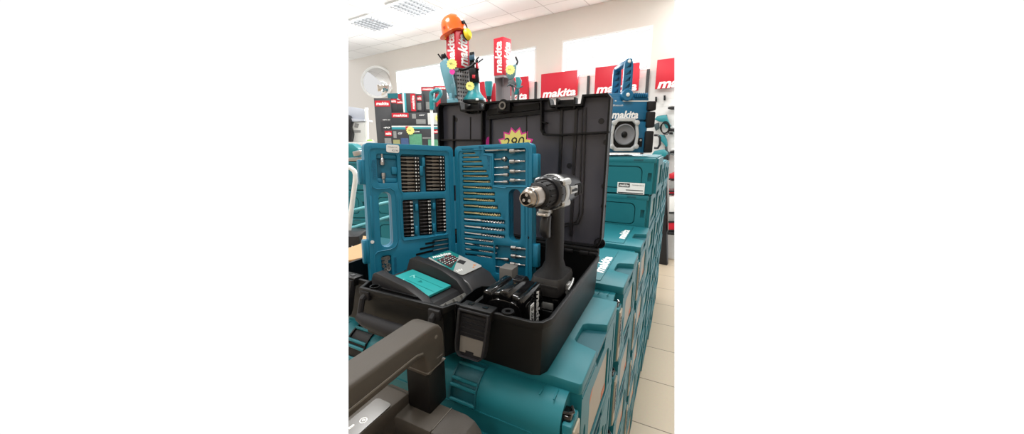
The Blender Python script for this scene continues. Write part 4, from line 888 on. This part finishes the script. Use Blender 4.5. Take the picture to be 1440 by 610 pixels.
# ================================================================== CARTONS ON THE SHELF BEHIND
D5 = 4.6
def carton(px, d, dep, rot, mtl, label, sub=None, name='product_box'):
    x0, y0, x1, y1 = px; a = at_d(x0, y1, d); b = at_d(x1, y0, d); w = (b - a).dot(RGT) / math.cos(R(rot)); h = b.z - a.z; c = (a + RGT * (b - a).dot(RGT) / 2); c.z = a.z
    t = thing(name, label, 'box', c, math.degrees(YAW) + rot, 'product cartons on the shelf behind the bit set')
    m = MB(); m.box((0, dep / 2, h / 2), (w, dep, h), .003); obj('carton', m, mtl, t, False)
    for (u0, v0, u1, v1, mm, nm, tx) in (sub or []):          # printed panels on the front: fractions of the face
        Fm = frame((-w / 2 + w * (u0 + u1) / 2, -.0006, h * (v0 + v1) / 2), (1, 0, 0), (0, 0, 1)); pw, ph = w * (u1 - u0), h * (v1 - v0)
        if tx is None or mm is not WHITE:
            m = MB(); m.box((0, 0, 0), (pw, ph, .003), M=Fm); o = obj(nm, m, mm, t, False)
        if tx:
            m = MB(); Ft = Fm @ T(0, 0, .0018)
            if ph > pw * 1.5: m.text(tx, ph * .8, Ft @ RZ(90), **LOGO, h=pw * .6)
            else: m.text(tx, pw * .84, Ft, **LOGO, h=ph * .6)
            obj('lettering', m, WHITE, t, False)
    return t
Lb = lambda *a: a
mk = 'makita'
carton((531, 138, 549, 205), D5, .12, 0, BOXK2, 'tall charcoal carton with red top label at the left end of the shelf', [(0.05, .83, .95, .95, RED, 'red_label', mk), (.3, .3, .9, .52, BOXK, 'dark_panel', None), (.4, .535, .95, .57, WHITE, 'p', 'NEW 18V'), (.4, .36, .9, .42, WHITE, 'p', '40')])
carton((548.5, 138, 558, 160), D5 + .02, .12, 0, BOXK, 'small dark carton with red label just right of the tall charcoal carton', [(.05, .68, .95, .95, RED, 'red_label', mk)])
carton((558.5, 140, 567, 160), D5 + .02, .14, 0, BOXK, 'small dark carton with red label left of the teal-edged box', [(.05, .7, .95, .95, RED, 'red_label', mk)])
carton((546, 131, 566, 158), D5 + .25, .2, -10, TEAL, 'teal box standing behind the small dark cartons', [(.72, .5, .95, .95, REDD, 'red_corner', None)])
carton((567.5, 131, 571.5, 160), D5 + .0, .2, 0, CYAN, 'thin pale teal box on edge between dark cartons', [(.0, .0, .4, 1, WPAINT, 'white_edge', None)])
carton((571.5, 131, 584, 157), D5 + .0, .16, 0, BOXK2, 'charcoal carton with a vertical red strip reading upward', [(.5, .03, .98, .97, RED, 'red_strip', mk)])
carton((584.5, 132, 595, 157), D5 + .06, .16, 0, BOXK, 'dark carton with tool picture right of the red strip carton', [(.2, .62, .8, .9, RED, 'red_label', mk), (.2, .1, .7, .5, PGREY, 'tool_picture', None)])
carton((594, 122, 611, 157), D5 + .1, .2, 0, BOXK2, 'larger charcoal carton with red top behind the white pole', [(.02, .84, .98, .98, RED, 'red_label', mk), (.3, .1, .8, .4, PGREY, 'tool_picture', None)])
carton((611, 121, 628, 157), D5 + .15, .2, 0, BOXK, 'dark carton with red top edge right of the white pole', [(.02, .86, .98, 1, RED, 'red_edge', mk), (.1, .2, .5, .7, REDD, 'red_print', None)])
carton((550.5, 158, 628, 177), D5 - .06, .3, 0, BOXK, 'long dark carton with white tool picture, middle of the shelf stack', [(.02, .62, .32, .95, RED, 'red_label', mk), (.38, .55, .45, .9, PGREY, 'pictogram', None), (.5, .72, .62, .88, WHITE, 'p', 'C57'), (.45, .15, .62, .5, PGREY, 'tool_picture', None), (.66, .1, .92, .95, PAPER, 'machine_picture', None)])
carton((551, 176.5, 616, 182), D5 - .06, .3, 0, CYAN, 'flat teal and white carton under the long dark one', [(0, .6, 1, .95, WPAINT, 'white_edge', None)])
carton((541, 182, 575, 206), D5 - .1, .3, 0, BOXK, 'dark carton with red label and pictogram at the bottom left of the shelf stack', [(.05, .62, .32, .92, RED, 'red_label', mk), (.38, .5, .5, .9, PGREY, 'pictogram', None), (.55, .68, .75, .86, WHITE, 'p', 'C57'), (.35, .0, .62, .4, OLIVE, 'photo', None), (.02, .05, .28, .5, PGREY, 'small_print', None), (.66, .1, .96, .5, mat('photo_blue', '#41577f', .6, var=.3, scale=60), 'photo', None)])
carton((575.5, 181, 593, 206), D5 - .1, .3, 0, PGREEN, 'carton with green garden picture at the bottom of the shelf stack', [(.0, .72, 1, 1, BOXK, 'dark_band', None), (.1, .78, .9, .9, WHITE, 'p', 'DUR190')])
carton((593.5, 181, 622, 206), D5 - .1, .3, 0, BOXK, 'black carton with green corner picture at the bottom right of the shelf stack', [(.55, .74, .9, .95, RED, 'red_label', mk), (.3, .02, .85, .4, PGREEN, 'photo', None), (.05, .45, .5, .52, PGREY, 'small_print', None)])
price_burst(577, 183.5, D5 - .112, .055, 'yellow price card with red corner in front of the shelf cartons'); m = MB(); c = at_d(573, 180, D5 - .106); m.prism(star(8, .02, .035), -.002, -.0005, frame(c, RGT, (0, 0, 1))); obj('price_dot', m, REDD, None, True, 'red star sticker behind the yellow card at the cartons', 'sticker')
# the low rack the cartons stand on
c0 = at_d(578, 206, D5 - .12); rk = thing('shelf_rack', 'grey shop rack under the product cartons', 'shelf', (c0.x, c0.y, FL), math.degrees(YAW))
hz = c0.z - FL
m = MB(); m.box((-.02, .22, hz - .015), (1.16, .5, .03), .003); m.box((-.02, .22, hz * .5), (1.1, .46, .02)); m.box((-.02, .22, .08), (1.1, .46, .02)); obj('shelf_board', m, SLAT, rk, False)
for sx in (-.57, .53):
    for sy in (.0, .44): m = MB(); m.box((sx, sy, hz / 2 - .015), (.03, .03, hz - .03)); obj('upright', m, SLAT, rk, False)
# white-handled long tool
pl2 = thing('pole_tool', 'teal handled tool on a white pole in front of the cartons', 'garden tool', at_d(607, 206, 4.0))
m = MB(); pth(m, [(606.5, 153), (608, 180), (609.5, 240), (612, 404)], 4.0, .016, 12); obj('pole', m, WPAINT, pl2)
m = MB(); shape(m, [(603, 131), (606, 128), (610, 130), (609.5, 154), (604, 154)], 3.97, .05, .008)
pth(m, [(606, 131), (611, 127.5), (616, 126), (619.5, 128), (620, 132), (617, 137), (613, 142), (609, 141)], 3.95, .020, 10); obj('handle', m, TOOLT, pl2)
price_burst(617, 166, 4.53, .05, 'yellow price tag behind the top left corner of the black lid')

# ================================================================== LEFT END: WHITE SHELF, BOX, TROLLEY, TEAL CASES, BLACK CASE
d6 = 4.9
ws = thing('white_shelf', 'white metal shop shelf with perforated upright at the left edge', 'shelf', Vector((at_d(500, 190, d6).x, at_d(500, 190, d6).y, FL)))
m = MB(); shape(m, [(512.5, 151), (515.5, 151.5), (519, 300), (514, 300)], d6, .06, .003); up_ = obj('upright', m, WPAINT, ws)
m = MB(); shape(m, [(480, 148), (512, 153), (512.5, 168), (480, 165)], d6 + .02, .02, .002); shape(m, [(480, 165), (512, 168), (512, 170), (480, 172)], d6 - .05, .3, .004); obj('header_panel', m, mat('shelf_bluegrey', '#c5cad4', .4), ws)
m = MB(); shape(m, [(480, 171), (513, 170), (515, 300), (480, 300)], d6 + .3, .02, .002); obj('back_panel', m, SLAT, ws)
m = MB(); shape(m, [(480, 200), (514, 200), (514, 203), (480, 203)], d6 - .1, .38, .004); obj('shelf_board', m, WPAINT, ws)
t = thing('product_box', 'white carton with a tool drawing on the white shelf', 'box', at_d(503, 200, d6))
m = MB(); shape(m, [(495, 171), (512, 171), (513, 199.5), (495, 199.5)], d6 - .02, .15, .003); obj('carton', m, PAPER, t)
m = MB(); shape(m, [(495, 183), (507, 183), (507, 186.5), (495, 186.5)], d6 - .025, .004, 0); shape(m, [(499, 173), (505, 174), (503, 180), (498, 179)], d6 - .025, .004, 0); obj('print', m, PGREY, t)
t = thing('boxed_tool', 'black tool standing at the very left of the white shelf', 'power tool', at_d(491, 200, d6 - .1))
m = MB(); shape(m, [(484, 160), (490, 162), (494, 172), (492, 178), (495, 188), (493, 199.5), (484, 199.5)], d6 - .1, .1, .01); obj('body', m, BLKS, t)
m = MB(); c = at_d(526, 203, 4.75); c.z = c0.z; m.lathe([(0, 0), (.09, 0), (.1, .06), (.1, .07), (0, .07)], T(*c), 24); obj('roll', m, WPAINT, None, True, 'white roll lying behind the top left corner of the bit set', 'roll')
m = MB(); c = at_d(521, 203, 4.75); c.z = c0.z; m.lathe([(0, 0), (.04, 0), (.045, .07), (.03, .09), (0, .09)], T(*c), 18); obj('cup', m, mat('lime', '#a9d46a', .5), None, True, 'small lime green cup beside the white roll', 'cup')
# teal cases behind the trolley
for j in range(2):
    p = at_d(513 + 86 * j, 227, 2.68); k8 = int((p.z - FL) / .204); sz = (p.z - FL) / (k8 * .204)
    for k in range(k8):
        o = dup(tc, 'teal storage case behind the trolley, %s in the %s stack' % (nth(k, k8), ('left', 'right')[j])); o['group'] = 'teal cases behind the trolley'
        o.location = (p.x, p.y, FL + .204 * sz * (k8 - 1 - k)); o.rotation_euler = (0, 0, YAW); o.scale = (1, 1, sz)
ltop = FL + .204 * k8
t = thing('power_tool', 'teal and grey power tool lying on the teal cases at the left edge', 'power tool', at_d(497, 222, 2.7))
m = MB(); shape(m, [(484, 201), (495, 202), (503, 208), (505, 216), (500, 222), (484, 223)], 2.7, .12, .012); obj('body', m, TOOLT, t)
m = MB(); shape(m, [(495, 213), (506, 211), (507, 218), (497, 220)], 2.62, .05, .006); shape(m, [(484, 222), (508, 221), (508, 226), (484, 227)], 2.68, .1, .004); obj('chrome_parts', m, STEEL, t)
# trolley: white bow handle and two teal rails
tl_ = thing('trolley', 'hand trolley with white bow handle and teal rails behind the bit set', 'trolley', Vector((at_d(510, 300, 1.75).x, at_d(510, 300, 1.75).y, FL)))
m = MB(); pth(m, [(470, 233), (485, 234), (493, 236), (498, 240), (500, 246), (499.4, 256), (496, 280), (492, 312), (486, 360), (476, 440)], 1.75, .012, 12); obj('bow_handle', m, WPAINT, tl_)
for a, b in (((470, 302), (560, 281.5)), ((470, 328), (565, 300))):
    m = MB(); m.tube([at_d(*a, 1.78), at_d(*b, 1.9)], .0105, 12); obj('rail', m, RAILT, tl_)
m = MB(); p = at_d(563, 290, 1.95); m.box((p.x, p.y, (FL + .12 + p.z + .2) / 2), (.05, .03, p.z + .2 - FL - .12), .004); p = at_d(470, 310, 1.8); obj('post', m, mat('post_teal', '#2a7f88', .45), tl_)
m = MB(); c = at_d(515, 345, 1.9); m.box((c.x - .05, c.y, FL + .135), (.6, .5, .03), .006, None); obj('platform', m, RAILT, tl_)
for dx, dy in ((-.25, -.2), (.2, -.2), (-.25, .2), (.2, .2)): m = MB(); m.lathe([(0, -.015), (.06, -.015), (.06, .015), (0, .015)], T(c.x - .05 + dx, c.y + dy, FL + .06) @ RX(90), 20); obj('wheel', m, RUB, tl_)
# black carton with lettering and cardboard on the trolley
bk = at_d(500, 352, 1.62); t = thing('black_carton', 'black box with white lettering behind the bit set at the left edge', 'box', (bk.x, bk.y, bk.z - .05), 32)
m = MB(); m.box((-.07, .1, .05), (.18, .18, .14), .004); obj('carton', m, BLKS, t, False); m = MB(); m.text('makita', .08, frame((-.02, .0085, .06), (1, 0, 0), (0, 0, 1)), **LOGO); obj('lettering', m, WHITE, t, False)
m = MB(); Q = [at_z(x, y, .56) for x, y in ((470, 372), (486, 352), (508, 344), (511, 333), (516, 334), (520, 352), (520, 362), (500, 366))]; m.prism([(q.x, q.y) for q in Q], .56, .566, None); obj('cardboard', m, CARD, None, True, 'torn piece of brown cardboard between the trolley and the black case', 'cardboard')
m = MB(); Q = [at_z(x, y, .53) for x, y in ((470, 380), (500, 372), (525, 355), (545, 352), (545, 372), (500, 400))]; m.prism([(q.x, q.y) for q in Q], FL, .53, None); obj('cardboard_box', m, CARD, None, True, 'brown cardboard box beside the black case at the left edge', 'box')
sup = at_z(500, 372, .40)
m = MB(); m.box((sup.x - .13, sup.y + .22, (FL + .15 + .40) / 2), (.42, .42, .40 - FL - .15), .006); obj('plastic_crate', m, TEALD, None, True, 'dark teal crate under the cardboard on the trolley', 'crate')

# ================================================================== TOOLS ON THE SLATWALL AT THE RIGHT
dW = 4.75
def wp_(x, y, off): return wall_at(x, y, off)
WPL = frame(W0, WD, (0, 0, 1))
def wshape(mb, pts, off, th, bev=.005):
    P2 = [wall_sz(x, y, off + th) for x, y in pts]
    if sum(P2[i][0] * P2[(i + 1) % len(P2)][1] - P2[(i + 1) % len(P2)][0] * P2[i][1] for i in range(len(P2))) < 0: P2 = P2[::-1]
    return mb.prism(P2, off, off + th, WPL, bev)
def wpath(mb, pts, off, r): return mb.tube([wall_at(x, y, off) for x, y in pts], r, 8)
for i, (x, y) in enumerate(((922.5, 140), (934.5, 138))):
    t = thing('wall_hook', 'black slatwall hook, %s of the pair right of the radio' % ('left', 'right')[i], 'hook', wall_at(x, y, .05), 0, 'empty hooks on the slatwall')
    m = MB(); wshape(m, [(x - 1.3, y - 4), (x + 1.3, y - 4), (x + 1.3, y + 3), (x - 1.3, y + 3)], .03, .015, .002); obj('plate', m, BLK, t)
    m = MB(); m.tube([wall_at(x, y - 2, .04), wall_at(x, y + .5, .16), wall_at(x, y - 2.5, .20)], .006, 8); obj('prong', m, BLK, t)
t = thing('corded_drill', 'teal corded drill with coiled black cable on the slatwall, upper of the two', 'power tool', wall_at(935, 175, .1))
m = MB(); wshape(m, [(920, 168), (924, 163), (937, 161.5), (938, 166), (942, 176), (941, 181), (936, 180), (932, 171), (927, 171)], .06, .07, .008); obj('body', m, TOOLT, t)
m = MB(); wshape(m, [(926, 162.5), (938, 161), (938, 162.5), (928, 164)], .08, .03, .002); wshape(m, [(919, 175), (926, 172), (927, 180), (922, 184)], .06, .05, .005); obj('dark_parts', m, mat('tool_dark', '#35474b', .45), t)
m = MB()
for dx, ry in ((0, 8), (1, 9.5), (-.6, 7)): wpath(m, [(935 + dx + 6 * math.cos(R(a)), 180 + ry * math.sin(R(a))) for a in range(0, 361, 24)], .15, .006)
obj('cable', m, BLK, t)
t = thing('corded_screwdriver', 'teal drill hanging nose down below the coiled cable one', 'power tool', wall_at(935, 200, .1))
m = MB(); wshape(m, [(925, 193), (928, 189), (934, 190), (937, 196), (938.5, 205), (936.5, 207), (933, 202), (929, 198)], .06, .06, .008); obj('body', m, TOOLT, t)
m = MB(); wshape(m, [(934.5, 206), (938, 205.5), (938.5, 215), (936, 215)], .07, .04, .004); wshape(m, [(930, 219), (941, 213), (942, 218), (936, 224), (931, 224)], .06, .05, .005); wpath(m, [(938, 212), (943, 216), (947, 218), (950, 216)], .1, .006); obj('chuck', m, mat('tool_dark', '#35474b', .45), t)
t = thing('side_handle', 'black D-shaped handle beside the right edge of the radio', 'handle', wall_at(923, 198, .1))
m = MB(); wpath(m, [(920, 190), (925, 190), (928, 193), (928, 203), (925, 208), (920, 208)], .12, .016); obj('grip', m, BLKS, t)
t = thing('teal_machine', 'low teal machine on a stand behind the radio', 'power tool', wall_at(922, 218, .25))
m = MB(); wshape(m, [(916, 218), (920, 212), (932, 210), (937, 214), (938, 221), (916, 222)], .2, .12, .01); obj('body', m, TOOLT, t)
m = MB(); wshape(m, [(934, 219), (940, 217), (940, 225), (934, 226)], .22, .1, .006); wshape(m, [(920, 222), (936, 222), (938, 375), (918, 375)], .2, .1, .004); obj('stand', m, MAG, t)
for i, (x, y, lb) in enumerate(((944, 152, 'upper'), (946, 183, 'middle'), (947, 214, 'lower'))):
    t = thing('angle_grinder', '%s dark hand tool on the slatwall at the right edge' % lb, 'power tool', wall_at(x, y, .1), 0, 'dark hand tools at the right edge')
    m = MB(); wshape(m, [(x - 5, y - 1.5), (x + 1, y - 2.5), (x + 12, y - 2), (x + 12, y + 2), (x, y + 2), (x - 5, y + 1)], .06, .05, .006); obj('body', m, MAG, t)
    m = MB(); wshape(m, [(x - 4, y - 5), (x + 8, y - 6), (x + 8, y - 3), (x - 3, y - 2.5)], .04, .03, .003); obj('price_strip', m, WHITE, t)
t = thing('wrench', 'small dark tool hanging by the coiled cable drill', 'hand tool', wall_at(943.5, 184, .05))
m = MB(); wpath(m, [(943.5, 176), (943.5, 186)], .06, .006); wshape(m, [(941, 186), (946, 186), (946, 189), (941, 189)], .05, .02, .002); obj('shank', m, MAG, t)
# stock low on the wall, right of the tall stacks
for (x0, y0, x1, y1, mm, lb) in ((941, 244, 953, 253, REDD, 'red carton on the low wall shelf, topmost'), (941, 254, 953, 270, PGREY, 'grey carton on the low wall shelf'), (941, 264, 953, 274, RED, 'red carton on the low wall shelf, in the middle'), (941, 276, 953, 300, WPAINT, 'white canister on the low wall shelf'), (940, 300, 953, 313, PGREY, 'grey case at the foot of the wall'), (940, 313, 953, 325, RED, 'red case at the foot of the wall')):
    t = thing('stock_box', lb, 'box', wall_at((x0 + x1) / 2, y1, .3), 0, 'stock at the foot of the wall')
    m = MB(); wshape(m, [(x0, y0), (x1, y0 - .5), (x1, y1 + .5), (x0, y1)], .06, .3, .01); obj('carton', m, mm, t)
    m = MB(); wshape(m, [(x0 - .4, y1 - 2), (x1, y1 - 2), (x1, y1), (x0 - .4, y1)], .05, .318, .0); obj('band', m, MAG, t)
m = MB(); wshape(m, [(938, 326), (953, 327), (953, 331), (938, 330)], .03, .36, .01); obj('plinth', m, MAG, None, True, 'dark plinth at the foot of the slatwall', 'plinth')

# ================================================================== MESHES CUT AT THE CAMERA'S SIDE PLANES, LIFT TO FLOOR = 0, LIGHT, CAMERA
bpy.context.view_layer.update()
NL = ray(490, 0).cross(ray(490, 610)).normalized(); NR = ray(948.4, 0).cross(ray(948.4, 610)).normalized()  # cutting planes through the camera and two image pixel columns
if NL.dot(RGT) > 0: NL = -NL
if NR.dot(RGT) < 0: NR = -NR
done = set()
for o in [x for x in COL.objects if x.type == 'MESH' and not x.name.split('.')[0].endswith(('_rear', '_front')) and x.name not in ('wall_left', 'wall_right')]:
    W_ = wm(o); pts = [W_ @ Vector(c) for c in o.bound_box]
    for n in (NL, NR):
        s = [(p - CAM).dot(n) for p in pts]
        if max(s) > .002:
            if min(s) > -.001:
                o['drop'] = 1; break
            if o.data.users > 1: o.data = o.data.copy()
            bm = bmesh.new(); bm.from_mesh(o.data); bm.transform(W_)
            g = bmesh.ops.bisect_plane(bm, geom=bm.verts[:] + bm.edges[:] + bm.faces[:], plane_co=CAM, plane_no=n, clear_outer=True)
            ed = [e for e in g['geom_cut'] if isinstance(e, bmesh.types.BMEdge) and len(e.link_faces) == 1]
            if ed: bmesh.ops.holes_fill(bm, edges=ed, sides=0)
            if not bm.verts: o['drop'] = 1; bm.free(); break
            bm.transform(W_.inverted()); bm.to_mesh(o.data); bm.free(); o.data.set_sharp_from_angle(angle=R(35))
gone = set()
for o in [x for x in COL.objects if x.get('drop')]: gone.add(o.name); gone.update(c.name for c in o.children_recursive)
for nm in gone: bpy.data.objects.remove(bpy.data.objects[nm])
for nm in [x.name for x in COL.objects if x.type == 'EMPTY' and not x.children]: bpy.data.objects.remove(bpy.data.objects[nm])
for o in COL.objects:
    if o.parent is None: o.location.z += ZO
for a, b, c, d in WIN:                                            # daylight coming in through the two high windows
    ld_ = bpy.data.lights.new('daylight', 'AREA'); ld_.shape = 'RECTANGLE'; ld_.size = c - a; ld_.size_y = d - b; ld_.spread = R(140); ld_.energy = 32 * (c - a) * (d - b); ld_.color = (1, 1, 1)
    lo = bpy.data.objects.new('daylight', ld_); COL.objects.link(lo)
    lo.matrix_world = T(0, 0, ZO) @ WF @ T((a + c) / 2, (b + d) / 2, -.34) @ RY(180) @ RX(-26)
for x, y, e in ((-1.2, -2.2, 7), (1.2, -2.2, 7), (-2.4, .9, 9.5), (0, .9, 9.5), (-1.2, 2.7, 11), (1.2, 2.7, 11), (0, 4.2, 7), (2.4, 4.2, 7)):   # unseen area lights added overhead and behind the photographer, as further ceiling lights
    ld_ = bpy.data.lights.new('overhead_fill', 'AREA'); ld_.size = .6; ld_.energy = e; ld_.color = (1, .995, .985)
    lo = bpy.data.objects.new('overhead_fill', ld_); COL.objects.link(lo); lo.matrix_world = T(0, 0, ZO) @ RF @ T(x, y, CZ - .02)
w = bpy.data.worlds.new('world'); sc.world = w; w.use_nodes = True
w.node_tree.nodes['Background'].inputs['Color'].default_value = (1, 1, 1, 1); w.node_tree.nodes['Background'].inputs['Strength'].default_value = .257
cd = bpy.data.cameras.new('camera'); cam = bpy.data.objects.new('camera', cd); COL.objects.link(cam)
cd.sensor_fit = 'HORIZONTAL'; cd.sensor_width = 36; cd.lens = F / 1440 * 36; cd.clip_start = .02
mx = Matrix((RGT, UPV, -FWD)).transposed().to_4x4(); mx.translation = CAM + Vector((0, 0, ZO)); cam.matrix_world = mx; sc.camera = cam
vs = sc.view_settings; vs.view_transform = 'Standard'; vs.look = 'None'; vs.gamma = 1; vs.exposure = 2.0; vs.use_curve_mapping = False
